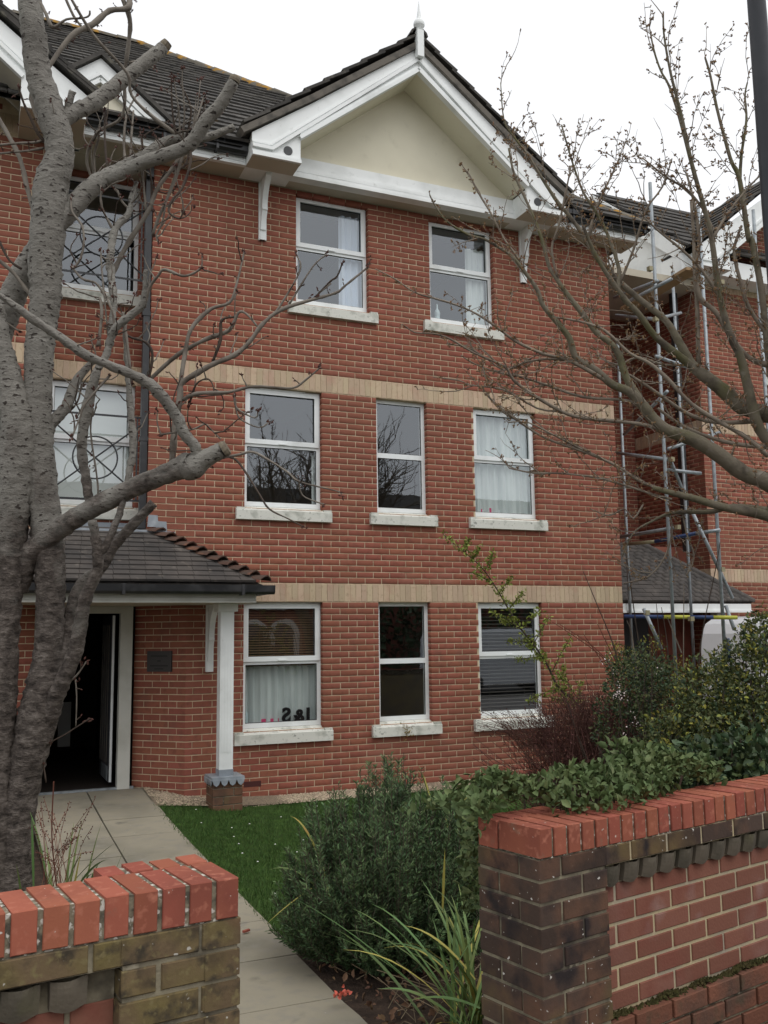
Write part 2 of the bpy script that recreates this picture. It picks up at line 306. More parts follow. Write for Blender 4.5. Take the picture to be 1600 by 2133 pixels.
t.links.new(fr_.outputs[0], gx.inputs[0]); t.links.new(gt.outputs[0], gx.inputs[1]); t.links.new(gg.outputs[0], gx.inputs[2]); t.links.new(gx.outputs[0], go.inputs[0])
MT['glass'] = gm

# ------------------------------------------------------------------ brick walls
def brick_verts(c, u, n, L, h, d, ch=.003):
    """front face centre c, outward normal n"""
    z = np.array([0, 0, 1.0]); a = L/2; b = h/2; P = []
    for off, ins in ((0, ch), (-ch, 0), (-d, 0)):
        for s1, s2 in ((-1,-1),(1,-1),(1,1),(-1,1)): P.append(c+u*s1*(a-ins)+z*s2*(b-ins)+n*off)
    return P
BF = [(0,1,2,3)]+[(4+i, 4+(i+1) % 4, (i+1) % 4, i) for i in range(4)]+[(8+i, 8+(i+1) % 4, 4+(i+1) % 4, 4+i) for i in range(4)]
BMESH = {}
def brick_mesh(L, h, d, material, ch=.003):
    k = (round(L, 3), round(h, 3), round(d, 3), material.name)
    if k not in BMESH:
        me = bpy.data.meshes.new('brick'); me.from_pydata([tuple(p) for p in brick_verts(np.zeros(3), np.array([1.0,0,0]), np.array([0,-1.0,0]), k[0], k[1], k[2], ch)], [], BF)
        me.materials.append(material); me.update(); BMESH[k] = me
    return BMESH[k]
def courses(P0, u, u0, u1, z0, z1, holes=(), skip=(), joint=.225, par=0, c_h=.075, du=0.0, gap=.010, top=None):
    """stretcher bond; returns bricks (centre, length, height). skip: (za,zb) bands left out; top(u) clips the wall head"""
    out = []; P0 = np.asarray(P0, float); u = np.asarray(u, float)
    k0 = int(math.floor(z0/c_h+1e-6)); k1 = int(math.ceil(z1/c_h-1e-6))
    for k in range(k0, k1):
        za, zb = max(z0, k*c_h), min(z1, (k+1)*c_h)
        if zb-za < .03: continue
        if any(za > a-.01 and zb < b+.01 for a, b in skip): continue
        zm = (za+zb)/2
        ivs = [(u0, u1)]
        for (ha, hb, hc, hd) in holes:
            if hc < zm < hd:
                nv = []
                for a, b in ivs:
                    if hb <= a or ha >= b: nv.append((a, b)); continue
                    if ha > a: nv.append((a, ha))
                    if hb < b: nv.append((hb, b))
                ivs = nv
        off = du+(0 if (k+par) % 2 == 0 else joint/2)
        for a, b in ivs:
            j = math.floor((a-off)/joint)*joint+off; cuts = [a]
            x = j+joint
            while x < b-.02:
                if x > a+.03: cuts.append(x)
                x += joint
            cuts.append(b)
            for i in range(len(cuts)-1):
                p, q = cuts[i], cuts[i+1]
                if top is not None and zb > min(top(p), top(q)): continue
                g0 = gap/2 if i > 0 else .0; g1 = gap/2 if i < len(cuts)-2 else .0
                L = q-p-g0-g1
                if L < .02: continue
                um = (p+g0+q-g1)/2
                out.append((P0+u*um+np.array([0, 0, zm]), L, zb-za-gap))
    return out
class BrickPool:
    def __init__(s): s.items = []
    def add(s, bricks, u, n, material, parent, d=.10): 
        for c, L, h in bricks: s.items.append((c, np.asarray(u, float), np.asarray(n, float), L, h, d, material, parent))
    def flush(s, single=300, name='brick', key=None):
        it = sorted(s.items, key=key or (lambda b: np.linalg.norm(b[0]-CAMP)))
        for c, u, n, L, h, d, material, parent in it[:single]:
            me = brick_mesh(round(L, 2) if L < .213 else L, h, d, material)
            c2 = c+n*random.uniform(-.0012, .0012)
            link(name, me, parent, loc=c2, rot=(random.uniform(-.004, .004), random.uniform(-.004, .004), math.atan2(u[1], u[0])+random.uniform(-.003, .003)))
        rest = {}
        for b in it[single:]: rest.setdefault((b[7].name, b[6].name), []).append(b)
        for k, L_ in rest.items():
            V = []; F = []
            for c, u, n, L, h, d, material, parent in L_:
                b0 = len(V); a1 = random.uniform(-.003, .003); u2 = u+np.array([0, 0, a1])
                V += brick_verts(c+n*random.uniform(-.0012, .0012), u2, n, L, h, d); F += [tuple(i+b0 for i in f) for f in BF]
            npmesh(name+'s_joined' if False else 'brickwork', V, F, L_[0][6], L_[0][7], kind='stuff')
        s.items = []
def slab(name, P0, u, n, u0, u1, z0, z1, holes, material, parent, d0=.006, d1=.12, top=None):
    """mortar body behind the bricks: front sheet with openings and their reveals"""
    P0 = np.asarray(P0, float); mb = MB()
    us = sorted({u0, u1, *[h[0]-.003 for h in holes], *[h[1]+.003 for h in holes]}); us = [x for x in us if u0 <= x <= u1]
    zs = sorted({z0, z1, *[h[2] for h in holes], *[h[3] for h in holes]}); zs = [x for x in zs if z0 <= x <= z1]
    if top is not None:
        us = sorted(set(us) | set(np.linspace(u0, u1, 25)))
    def pt(a, z, dd): return P0+np.asarray(u)*a+np.array([0, 0, z])-np.asarray(n)*dd
    for i in range(len(us)-1):
        for j in range(len(zs)-1):
            um, zm = (us[i]+us[i+1])/2, (zs[j]+zs[j+1])/2
            if any(h[0]-.003 < um < h[1]+.003 and h[2] < zm < h[3] for h in holes): continue
            zt0 = zt1 = zs[j+1]
            if top is not None:
                zt0 = min(zt0, top(us[i])); zt1 = min(zt1, top(us[i+1]))
                if zt0 <= zs[j] and zt1 <= zs[j]: continue
                zt0 = max(zt0, zs[j]); zt1 = max(zt1, zs[j])
            mb.quad(pt(us[i], zs[j], d0), pt(us[i+1], zs[j], d0), pt(us[i+1], zt1, d0), pt(us[i], zt0, d0))
    for a, b, c, d in holes:
        a -= .003; b += .003
        mb.quad(pt(a, c, d0), pt(a, d, d0), pt(a, d, d1), pt(a, c, d1)); mb.quad(pt(b, c, d0), pt(b, c, d1), pt(b, d, d1), pt(b, d, d0))
        mb.quad(pt(a, d, d0), pt(b, d, d0), pt(b, d, d1), pt(a, d, d1)); mb.quad(pt(a, c, d0), pt(a, c, d1), pt(b, c, d1), pt(b, c, d0))
    for a in (u0+.005, u1-.005):
        mb.quad(pt(a, z0, d0), pt(a, z1 if top is None else max(z0, min(z1, top(a))), d0), pt(a, z1 if top is None else max(z0, min(z1, top(a))), d1), pt(a, z0, d1))
    return mb.build(name, material, parent)
def soldier_band(P0, u, n, u0, u1, z0, holes=(), h=.215, pitch=.075):
    out = []; k = int((u1-u0)/pitch); pitch = (u1-u0)/k
    for i in range(k):
        out.append((np.asarray(P0, float)+np.asarray(u, float)*(u0+(i+.5)*pitch)+np.array([0, 0, z0+.1125]), pitch-.008, h))
    return out
# ================================================================== MAIN BUILDING
UX = np.array([1.0, 0, 0]); NF = np.array([0, -1.0, 0])
BLD = thing('apartment_building', 'three-storey red brick apartment block with white gable and finial in the middle', 'building', (1.9, 0, 0))
ZB0, ZB1 = 2.25, 4.875
HA, HB, HC = (-.200, .786), (1.526, 2.250), (2.950, 3.936); HT1, HT2 = (.446, 1.441), (2.334, 3.330)
holes0 = [(*h, .75, 2.25) for h in (HA, HB, HC)]; holes1 = [(*h, 3.375, 4.875) for h in (HA, HB, HC)]; holes2 = [(*h, 6.0, 7.46) for h in (HT1, HT2)]
XL, XR = -1.34, 5.2875
pool = BrickPool(); spool = BrickPool()
wf = slab('wall', (0, 0, 0), UX, NF, -.87, XR, -.1, 2.25, holes0, MT['mortar'], BLD)
pool.add(courses((0,0,0), UX, -.87, XR, -.075, 2.25, holes0, par=1), UX, NF, MT['brick'], wf)
wu = slab('wall', (0, 0, 0), UX, NF, XL, XR, 2.25, 7.5, holes1+holes2, MT['mortar'], BLD)
pool.add(courses((0,0,0), UX, XL, XR, 2.475, 7.5, holes1+holes2, skip=[(4.875, 5.1)], par=1), UX, NF, MT['brick'], wu)
for zb in (ZB0, ZB1): spool.add(soldier_band((0,0,0), UX, NF, XL, XR, zb), UX, NF, MT['buff'], wu)
# splayed wall beside the door
us = np.array([.7071, -.7071, 0]); ns = np.array([-.7071, -.7071, 0])
ws = slab('wall', (-1.37, .5, 0), us, ns, 0, .7071, -.1, 2.3, [], MT['mortar'], BLD)
pool.add(courses((-1.37, .5, 0), us, 0, .705, -.075, 2.25, par=1, du=.03), us, ns, MT['brick'], ws)
# return of the bay into the recess
ur = np.array([0, -1.0, 0]); nr = np.array([-1.0, 0, 0])
wr = slab('wall', (XL, .5, 0), ur, nr, 0, .5, 2.25, 7.5, [], MT['mortar'], BLD)
pool.add(courses((XL, .5, 0), ur, 0, .396, 2.25, 7.5, par=0), ur, nr, MT['brick'], wr)
# recess wall with two tall windows
HR = (-2.42, -1.42); hrec = [(*HR, 3.375, 4.875), (*HR, 6.0, 7.46)]
wc = slab('wall', (0, .5, 0), UX, NF, -2.5, XL, 3.0, 7.5, hrec, MT['mortar'], BLD)
pool.add(courses((0,.5,0), UX, -2.5, XL, 3.0, 7.5, hrec, skip=[(4.875, 5.1)], par=1), UX, NF, MT['brick'], wc)
spool.add(soldier_band((0,.5,0), UX, NF, -2.5, XL, ZB1), UX, NF, MT['buff'], wc)
# left wing, gable wall in brick
def ltop(u): return 7.80+.80*max(0.0, -2.85-u)
wlw = slab('wall', (0, 0, 0), UX, NF, -4.7, -2.5, -.1, 9.2, [], MT['mortar'], BLD, top=ltop)
pool.add(courses((0,0,0), UX, -4.7, -2.5, 0, 7.5, skip=[(4.875, 5.1), (2.25, 2.475)], par=1), UX, NF, MT['brick'], wlw)
pool.add(courses((0,0,0), UX, -4.7, -2.86, 7.8, 9.2, par=1, top=ltop), UX, NF, MT['brick'], wlw)
for zb in (ZB0, ZB1): spool.add(soldier_band((0,0,0), UX, NF, -4.7, -2.5, zb), UX, NF, MT['buff'], wlw)
spool.add(soldier_band((0,0,0), UX, NF, -4.7, -2.86, 7.545), UX, NF, MT['buff'], wlw)
# visible pieces first: the ones nearest the camera and not behind the big tree
def bkey(b):
    P = b[0]; d = P-CAMP; z = d @ CF; px = 800+FPX*(d @ CR)/z; py = 1066.5-FPX*(d @ CU)/z
    return z + (50 if not (262 < px < 1250 and 0 < py < 1720) else 0)
pool.flush(300, 'brick', bkey); spool.flush(300, 'soldier_brick', bkey)
# solid core so light does not leak through the shell
MB().box(-4.7, XR-.005, .62, 11, 7.45, 7.49).build('ceiling_slab', MT['room'], BLD)
MB().box(XR-.13, XR-.006, .11, 11, -.1, 7.5).build('end_wall', MT['brick'], BLD)
MB().box(-4.7, -2.51, .125, .2, -.1, 7.5).build('inner_leaf', MT['room'], BLD)

# ---- windows
def window(xa, xb, za, zb, y0=0.0, kind='case', split=.47, label=None, sill=True, room='room', sash_low=False):
    yf = y0+.085; fw = .048
    mb = MB(); zt = zb-split*(zb-za)
    mb.box(xa, xa+fw, yf, yf+.06, za+.03, zb); mb.box(xb-fw, xb, yf, yf+.06, za+.03, zb)
    mb.box(xa+fw, xb-fw, yf, yf+.06, zb-fw, zb); mb.box(xa+fw, xb-fw, yf, yf+.06, za+.03, za+.03+.055)
    mb.box(xa+fw, xb-fw, yf, yf+.06, zt-.032, zt+.032)
    fr = mb.build('window', MT['upvc'], BLD, label=label)
    lo0, lo1, up0, up1 = za+.085, zt-.032, zt+.032, zb-fw
    if kind == 'case':
        s = MB(); sw = .058; a, b, c, d = xa+.018, xb-.018, zt+.004, zb-.018; ys = yf-.020
        s.box(a, a+sw, ys, yf-.001, c, d); s.box(b-sw, b, ys, yf-.001, c, d); s.box(a+sw, b-sw, ys, yf-.001, c, c+sw); s.box(a+sw, b-sw, ys, yf-.001, d-sw, d)
        s.build('sash', MT['upvc'], fr)
        g = MB(); gx0, gx1, gz0, gz1 = a+sw, b-sw, c+sw, d-sw
        h = MB().box((xa+xb)/2-.05, (xa+xb)/2+.05, ys-.012, ys, c+.005, c+.02); h.build('handle', MT['upvc'], fr)
        v = MB().box(xa+.2, xb-.2, yf-.03, yf-.021, zb-.02, zb-.006); v.build('trickle_vent', MT['upvc'], fr)
    else:
        gx0, gx1, gz0, gz1 = xa+fw, xb-fw, up0, up1
    seal = MB()
    for (a, b, c, d) in ((gx0, gx1, gz0, gz1), (xa+fw, xb-fw, lo0, lo1)):
        k = .007; y = yf+.012
        seal.box(a, a+k, y, y+.01, c, d); seal.box(b-k, b, y, y+.01, c, d); seal.box(a+k, b-k, y, y+.01, c, c+k); seal.box(a+k, b-k, y, y+.01, d-k, d)
    seal.build('seal', MT['seal'], fr)
    y = yf+.018
    MB().quad((gx0, y, gz0), (gx1, y, gz0), (gx1, y, gz1), (gx0, y, gz1)).build('pane', MT['glass'], fr)
    MB().quad((xa+fw, y, lo0), (xb-fw, y, lo0), (xb-fw, y, lo1), (xa+fw, y, lo1)).build('pane', MT['glass'], fr)
    if sill:
        s = MB(); w = .11; h = .135
        s.prism_x([(y0-.055, za-.147), (y0+.09, za-.147), (y0+.09, za+.028), (y0-.045, za-.028), (y0-.055, za-.034)], xa-w, xb+w)
        s.box(xa-w+.006, xa-.004, y0-.048, y0-.003, za-.05, za-.001); s.box(xb+.004, xb+w-.006, y0-.048, y0-.003, za-.05, za-.001)
        s.build('sill', MT['sill'], fr)
    # the room behind: five inner faces
    r = MB(); x0, x1, ya, yb, c, d = xa-.25, xb+.25, yf+.075, yf+2.2, za-.35, zb+.12
    r.quad((x0, yb, c), (x1, yb, c), (x1, yb, d), (x0, yb, d)); r.quad((x0, ya, c), (x0, yb, c), (x0, yb, d), (x0, ya, d)); r.quad((x1, ya, c), (x1, ya, d), (x1, yb, d), (x1, yb, c))
    r.quad((x0, ya, c), (x1, ya, c), (x1, yb, c), (x0, yb, c)); r.quad((x0, ya, d), (x0, yb, d), (x1, yb, d), (x1, ya, d))
    r.quad((x0, ya, c), (x0, ya, d), (xa, ya, d), (xa, ya, c)); r.quad((xb, ya, c), (xb, ya, d), (x1, ya, d), (x1, ya, c))
    r.quad((xa, ya, c), (xa, ya, za), (xb, ya, za), (xb, ya, c)); r.quad((xa, ya, zb), (xa, ya, d), (xb, ya, d), (xb, ya, zb))
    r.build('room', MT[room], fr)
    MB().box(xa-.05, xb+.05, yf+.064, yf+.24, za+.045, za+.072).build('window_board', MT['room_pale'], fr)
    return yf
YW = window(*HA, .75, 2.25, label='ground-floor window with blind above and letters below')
window(*HB, .75, 2.25, kind='fixed', split=.49, label='narrow black ground-floor window')
window(*HC, .75, 2.25, label='ground-floor window with slatted blinds')
window(*HA, 3.375, 4.875, label='first-floor window reflecting sky and branches')
window(*HB, 3.375, 4.875, kind='fixed', split=.49, label='narrow first-floor window reflecting bare trees')
window(*HC, 3.375, 4.875, label='first-floor window with full pale curtains', room='room_pale')
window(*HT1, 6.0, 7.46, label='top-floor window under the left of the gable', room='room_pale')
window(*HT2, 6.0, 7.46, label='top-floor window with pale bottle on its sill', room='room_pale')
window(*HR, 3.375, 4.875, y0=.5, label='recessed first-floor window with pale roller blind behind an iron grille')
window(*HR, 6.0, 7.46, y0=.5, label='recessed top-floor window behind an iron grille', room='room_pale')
# black soffit gap strips over the heads
for h in (HA, HB, HC):
    for z in (2.25, 4.875): pass
MB().box(-.185, .020, -.003, .02, .128, .19).build('air_brick', mat('air_brick', (.07, .022, .02), .8), BLD)

# ---- eaves, gable
XC = 1.90; YG = -.63; SL = .795
zin = lambda x: 7.815+SL*(min(x, 2*XC-x)-.295)      # inner edge of the barge
zou = lambda x: 7.790+.742*(min(x, 2*XC-x)+.31)     # outer edge
gb = MB()
def mx(p): return [(2*XC-x, z) for x, z in reversed(p)]
inA, ouA = zin(XC), zou(XC)
poly = [(-.31, 7.5), (.295, 7.5), (.295, 7.815), (XC, inA), (XC, ouA), (.45, zou(.45)-.02), (-.31, 7.79)]
gb.prism(poly, YG, YG+.035); gb.prism(mx(poly), YG, YG+.035)
barge = gb.build('bargeboard', MT['trim'], BLD)
def strip(pts, w, y0, y1, side=1):
    """raised moulding along a polyline in the gable plane"""
    s = MB(); n = len(pts); q = []
    for i in range(n):
        a = np.array(pts[max(i-1, 0)]); b = np.array(pts[min(i+1, n-1)])
        d1 = np.array(pts[i])-a; d2 = b-np.array(pts[i]); nn = []
        for d in (d1, d2):
            l = np.linalg.norm(d)
            if l > 1e-9: nn.append(np.array([-d[1], d[0]])/l)
        k = sum(nn)/len(nn); k = k/(k @ nn[0]); q.append(np.array(pts[i])+k*w*side)
    for i in range(n-1): s.prism([tuple(pts[i]), tuple(pts[i+1]), tuple(q[i+1]), tuple(q[i])] if side < 0 else [tuple(pts[i]), tuple(q[i]), tuple(q[i+1]), tuple(pts[i+1])], y0, y1)
    return s
kink = .02
for pth, w, dy in (([(.295, 7.815), (XC, inA)], .045, .030), ([(.295, 7.865), (XC, inA+.062)], .030, .018),
                   ([(-.31, 7.60), (-.06, 7.60), (XC, zin(XC)+.150)], .040, .028), ([(-.31, 7.665), (-.075, 7.665), (XC, zin(XC)+.212)], .022, .014),
                   ([(-.31, 7.5), (.295, 7.5)], .045, .026), ([(-.31, 7.553), (.285, 7.553)], .022, .012)):
    for p in (pth, mx(pth)):
        strip(p, w, YG-dy*1.5, YG+.002).build('moulding', MT['trim'], barge)
# eave boxes behind the barge feet
bx = MB()
for sgn in (0, 1):
    P = [(-.309, 7.502), (.293, 7.502), (.293, 7.80), (-.309, 7.78)]
    if sgn: P = mx(P)
    bx.prism(P, YG+.035, -.02)
bx.build('eaves_box', MT['trim'], BLD)
for vx in (.135, 3.675):
    MB().tube([(vx, YG-.008, 7.645), (vx, YG+.01, 7.645)], .056, 20).build('vent', MT['gutter'], BLD)
# sloping underside of the gable overhang, tympanum and cornice
us_ = MB()
for p in ([(.295, 7.815), (XC, inA)], mx([(.295, 7.815), (XC, inA)])):
    (xa, za), (xb, zb) = p
    us_.quad((xa, YG+.03, za+.006), (xb, YG+.03, zb+.006), (xb, -.15, zb+.006), (xa, -.15, za+.006))
us_.build('gable_soffit', MT['render'], BLD)
ty = MB().prism([(.2, 7.76), (3.6, 7.76), (3.6, 7.84), (XC, inA+.05), (.2, 7.84)], -.20, -.10).build('gable_panel', MT['render'], BLD)
cn = MB()
for z0, z1, y in ((7.50, 7.535, -.335), (7.535, 7.575, -.322), (7.575, 7.585, -.30), (7.585, 7.625, -.312), (7.625, 7.635, -.285), (7.635, 7.655, -.292), (7.655, 7.80, -.270)):
    cn.box(.294, 3.506, y, -.19, z0+(.001 if z0 > 7.5 else 0), z1)
cn.build('cornice', MT['trim'], BLD)
# soffits
so_ = MB(); so_.box(-2.2, .292, -.335, .09, 7.503, 7.509); so_.box(3.508, 5.62, -.335, .09, 7.503, 7.509); so_.box(.292, 3.508, -.195, .09, 7.504, 7.510)
for xa, xb in ((-.305, .29), (3.51, 4.105)): so_.box(xa, xb, YG+.004, -.333, 7.497, 7.5065)
so_.box(-2.5, XL, .08, .52, 7.4995, 7.507)
so_.build('soffit', MT['soffit'], BLD)
# fascias and gutters left and right of the gable
for xa, xb in ((-2.19, -.312), (4.112, 5.62)):
    f = MB()
    for z0, z1, y in ((7.502, 7.54, -.362), (7.54, 7.55, -.345), (7.55, 7.585, -.356), (7.585, 7.68, -.342)): f.box(xa, xb, y, -.30, z0, z1)
    f.build('fascia', MT['trim'], BLD)
    g = MB()
    prof = [(-.345, 7.735), (-.345, 7.64), (-.375, 7.60), (-.43, 7.60), (-.465, 7.63), (-.475, 7.735), (-.462, 7.735), (-.452, 7.64), (-.425, 7.615), (-.38, 7.615), (-.36, 7.645), (-.36, 7.735)]
    g.prism_x(prof, xa+.02, xb+.06)
    go_ = g.build('gutter', MT['gutter'], BLD)
    x = xa+.25
    while x < xb: MB().box(x, x+.03, -.482, -.34, 7.592, 7.742).build('gutter_bracket', MT['gutter'], go_); x += .62
# finial
fn = MB(); fn.box(XC-.046, XC+.046, YG-.105, YG-.02, 9.27, 9.64)
fn.lathe((XC, YG-.062, 9.64), [(.03, 0), (.045, .02), (.05, .03), (.028, .04)], 14)
fn.lathe((XC, YG-.062, 9.735), [(.02, -.074), (.05, -.058), (.072, -.022), (.075, .0), (.07, .028), (.05, .058), (.036, .066), (.03, .09), (.016, .20), (.003, .33)], 18)
fn.build('finial', MT['trim'], BLD)
# brackets under the eaves boxes (and one at the porch)
def bracket(xa, xb, zb, zt, out, parent, y0=0.0):
    b = MB(); zh = zt-zb
    pr = [(y0, zb), (y0-.045, zb), (y0-.045, zb+.16*zh)]
    for k in range(7): a = k/6; pr.append((y0-.065-.055*(a**2), zb+(.16+.30*a)*zh))
    pr.append((y0-.135, zb+.47*zh)); pr.append((y0-.135, zb+.50*zh))
    for k in range(8): a = k/7; pr.append((y0-.125-(out-.125)*(a**2.2), zb+(.51+.45*a)*zh))
    pr += [(y0-out, zt), (y0, zt)]
    w = (xb-xa)*.16
    b.prism_x(pr, xa+w, xb-w)
    b.prism_x([(y0, zb), (y0-.03, zb), (y0-.03, zb+.2*zh), (y0-.03, zt), (y0, zt)], xa, xb)
    return b.build('bracket', MT['trim'], parent)
bracket(-.05, .048, 6.74, 7.5, .30, BLD); bracket(3.755, 3.853, 6.74, 7.5, .30, BLD)

# ---- roof
ROOF = MB()
def zr(y): return 7.70+.81*(y+.5)
YR = 5.9; ZR = zr(YR); XH = 5.75
ROOF.add([(x, y, zr(y)-.04) for x, y in ((-9, -.5), (-.40, -.5), (XC, 1.85), (2*XC+.40, -.5), (XH, -.5), (XH-6.4, YR), (-9, YR))], [tuple(range(7))])
ROOF.quad((XH, -.5, zr(-.5)-.04), (XH, 12.3, zr(-.5)-.04), (XH-6.4, YR, ZR-.04), (XH-6.4, YR, ZR-.04))
roof = ROOF.build('roof', MT['tile'], BLD)
tp = []   # tiles: (centre, u, up-slope dir, nrm, w, l)
sn = math.sqrt(1+.81**2); up = np.array([0, 1, .81])/sn; nrm = np.array([0, -.81, 1])/sn
g = .335; k = 0
while True:
    s_ = k*g; y = -.5+s_/sn
    if y > YR-.1: break
    xr = XH-(y+.5)-.1; x = -4.2+(.15 if k % 2 else 0)
    while x < xr:
        if not (XC-2.45+(zr(y)-7.7)/.76 < x < XC+2.3 and zr(y) < 9.3):
            tp.append((np.array([x+.15, y, zr(y)])+up*.19, UX, up, nrm, .292, .42))
        x += .30
    k += 1
# gable roof slopes
for sg in (-1, 1):
    dn = np.array([sg*1.0, 0, -.76]); dn = dn/np.linalg.norm(dn); uu = np.array([0, -1.0, 0])*sg; nn = np.array([sg*.76, 0, 1.0]); nn = nn/np.linalg.norm(nn)
    L = 2.82; nc = 9
    for i in range(nc):
        c0 = np.array([XC, 0, 9.60])+dn*(i*.318+.16)
        zc = c0[2]; ymax = (zc-7.70)/.81-.5
        y = YG-.06
        while y < max(ymax, YG+.5):
            tp.append((np.array([c0[0], y+.15, zc]), uu, -dn, nn, .294, .385)); y += .30
def tile_verts(c, u, up, n, w, l, th=.034, tilt=.075):
    up2 = up+n*0; up2 = up*math.cos(tilt)-n*math.sin(tilt); n2 = n*math.cos(tilt)+up*math.sin(tilt); c = c+n*.022
    P = []
    for k in (0, 1):
        for a, b in ((-1,-1),(1,-1),(1,1),(-1,1)): P.append(c+u*a*w/2+up2*b*l/2+n2*(k*th-th/2))
    return P
TF = [(0,3,2,1),(4,5,6,7),(0,1,5,4),(1,2,6,5),(2,3,7,6),(3,0,4,7)]
def tiles(tp, parent, material, single=300, key=None, name='roof_tile'):
    tp = sorted(tp, key=key or (lambda t_: np.linalg.norm(t_[0]-CAMP)))
    cache = {}
    for c, u, up_, n, w, l in tp[:single]:
        u = np.cross(up_, n)
        k = (round(w, 2), round(l, 2))
        if k not in cache:
            me = bpy.data.meshes.new(name); me.from_pydata([tuple(p) for p in tile_verts(np.zeros(3), UX, np.array([0,1.0,0]), np.array([0,0,1.0]), w, l)], [], TF); me.materials.append(material); cache[k] = me
        Rm = Matrix((u, up_, n)).transposed()
        link(name, cache[k], parent, loc=c+n*random.uniform(-.003, .003), rot=(Rm @ Matrix.Rotation(random.uniform(-.012, .012), 3, 'X') @ Matrix.Rotation(random.uniform(-.008, .008), 3, 'Z')).to_euler())
    if len(tp) > single:
        V = []; F = []
        for c, u, up_, n, w, l in tp[single:]:
            b = len(V); V += tile_verts(c+n*random.uniform(-.004, .004), u, up_, n, w, l, tilt=.075+random.uniform(-.012, .012)); F += [tuple(i+b for i in f) for f in TF]
        npmesh('tiling', V, F, material, parent, kind='stuff')
def tkey(t_):
    d = t_[0]-CAMP; z = d @ CF; px = 800+FPX*(d @ CR)/z; py = 1066.5-FPX*(d @ CU)/z
    return z+(0 if (60 < px < 1360 and 0 < py < 500) else 60)
tiles(tp, roof, MT['tile'], 300, tkey)
# ridge and hip caps
rc = MB()
def caps(A, B, n, r=.11, squash=.8, name='ridge_tile', mat_='tile', parent=None):
    A = np.asarray(A, float); B = np.asarray(B, float); d = (B-A)/n; t = d/np.linalg.norm(d)
    s = np.cross(t, [0, 0, 1]); s = s/np.linalg.norm(s); v = np.cross(s, t)
    for i in range(n):
        m_ = MB(); P = []
        a = A+d*i-t*.02; b = A+d*(i+1)+t*.03
        for k, (p, rr) in enumerate(((a, r*1.05), (b, r*.93))):
            for ri in (rr, rr*.8):
                for j in range(7):
                    an = math.pi*(j/6); P.append(p+s*ri*math.cos(an)+v*(ri*squash*math.sin(an)-r*.25))
        F = []
        for j in range(6):
            F.append((j, j+1, 14+j+1, 14+j)); F.append((7+j, 21+j, 21+j+1, 7+j+1)); F.append((j, 7+j, 7+j+1, j+1)); F.append((14+j, 14+j+1, 21+j+1, 21+j))
        F += [(0, 14, 21, 7), (6, 13, 27, 20)]
        m_.add(P, F); m_.build(name, MT[mat_], parent)
MT['liche'] = mat('lichen_ridge', (.15, .135, .11), .9, .1, [((.36,.20,.045), 5, .50, .60), ((.07,.065,.06), 9, .55, .75)], (40, .7, .01), .2)
caps((-6.5, YR, ZR+.02), (XH-6.4, YR, ZR+.02), 13, .14, name='ridge_tile', mat_='liche', parent=roof)
caps((XH-6.4, YR, ZR+.02), (XH-.1, -.4, zr(-.5)+.06), 22, .13, name='hip_tile', mat_='liche', parent=roof)
caps((XC, YG-.05, 9.62), (XC, 1.9, 9.62), 6, .12, name='ridge_tile', mat_='tile', parent=roof)
# verge mortar under the gable tiles
vm = MB()
for pth in ([(-.42, 7.742), (.45, zou(.45)-.005), (XC, ouA)], mx([(-.42, 7.742), (.45, zou(.45)-.005), (XC, ouA)])):
    (strip(pth, .085, YG-.05, YG+.5))
    s = strip(pth, .075, YG-.045, 0.6); vm.add(s.v, s.f)
vm.build('verge', MT['vergem'], roof)
# small gablet over the recess
gy = -.40; gxc, ghw = -2.03, .74
gp = [(gxc-ghw, 7.79), (gxc-ghw+.28, 7.79), (gxc, 8.16), (gxc+ghw-.28, 7.79), (gxc+ghw, 7.79), (gxc+ghw, 7.86), (gxc, 8.44), (gxc-ghw, 7.86)]
ga = MB(); L1 = [(gxc-ghw, 7.79), (gxc-ghw+.30, 7.79), (gxc, 8.13), (gxc, 8.44), (gxc-ghw, 7.85)]
ga.prism(L1, gy, gy+.035); ga.prism([(2*gxc-x, z) for x, z in reversed(L1)], gy, gy+.035)
gab = ga.build('gablet', MT['trim'], BLD)
for w0, dy, off in ((.03, .028, 0), (.02, .016, .045), (.035, .028, .09)):
    for sg in (0, 1):
        p = [(gxc-ghw+.30-off*1.1, 7.79), (gxc, 8.13+off)]
        if sg: p = [(2*gxc-x, z) for x, z in reversed(p)]
        strip(p, w0, gy-dy, gy+.002).build('moulding', MT['trim'], gab)
MB().prism([(gxc-ghw+.25, 7.78), (gxc+ghw-.25, 7.78), (gxc, 8.16)], gy+.03, gy+.06).build('gablet_panel', MT['render'], gab)
gr = MB()
for sg in (-1, 1):
    p = [(gxc+sg*(ghw+.09), 7.79), (gxc, 8.455), (gxc, 8.515), (gxc+sg*(ghw+.10), 7.845)]
    gr.prism(p if sg > 0 else list(reversed(p)), gy-.05, 1.0)
gr.build('gablet_roof', MT['tile'], gab)
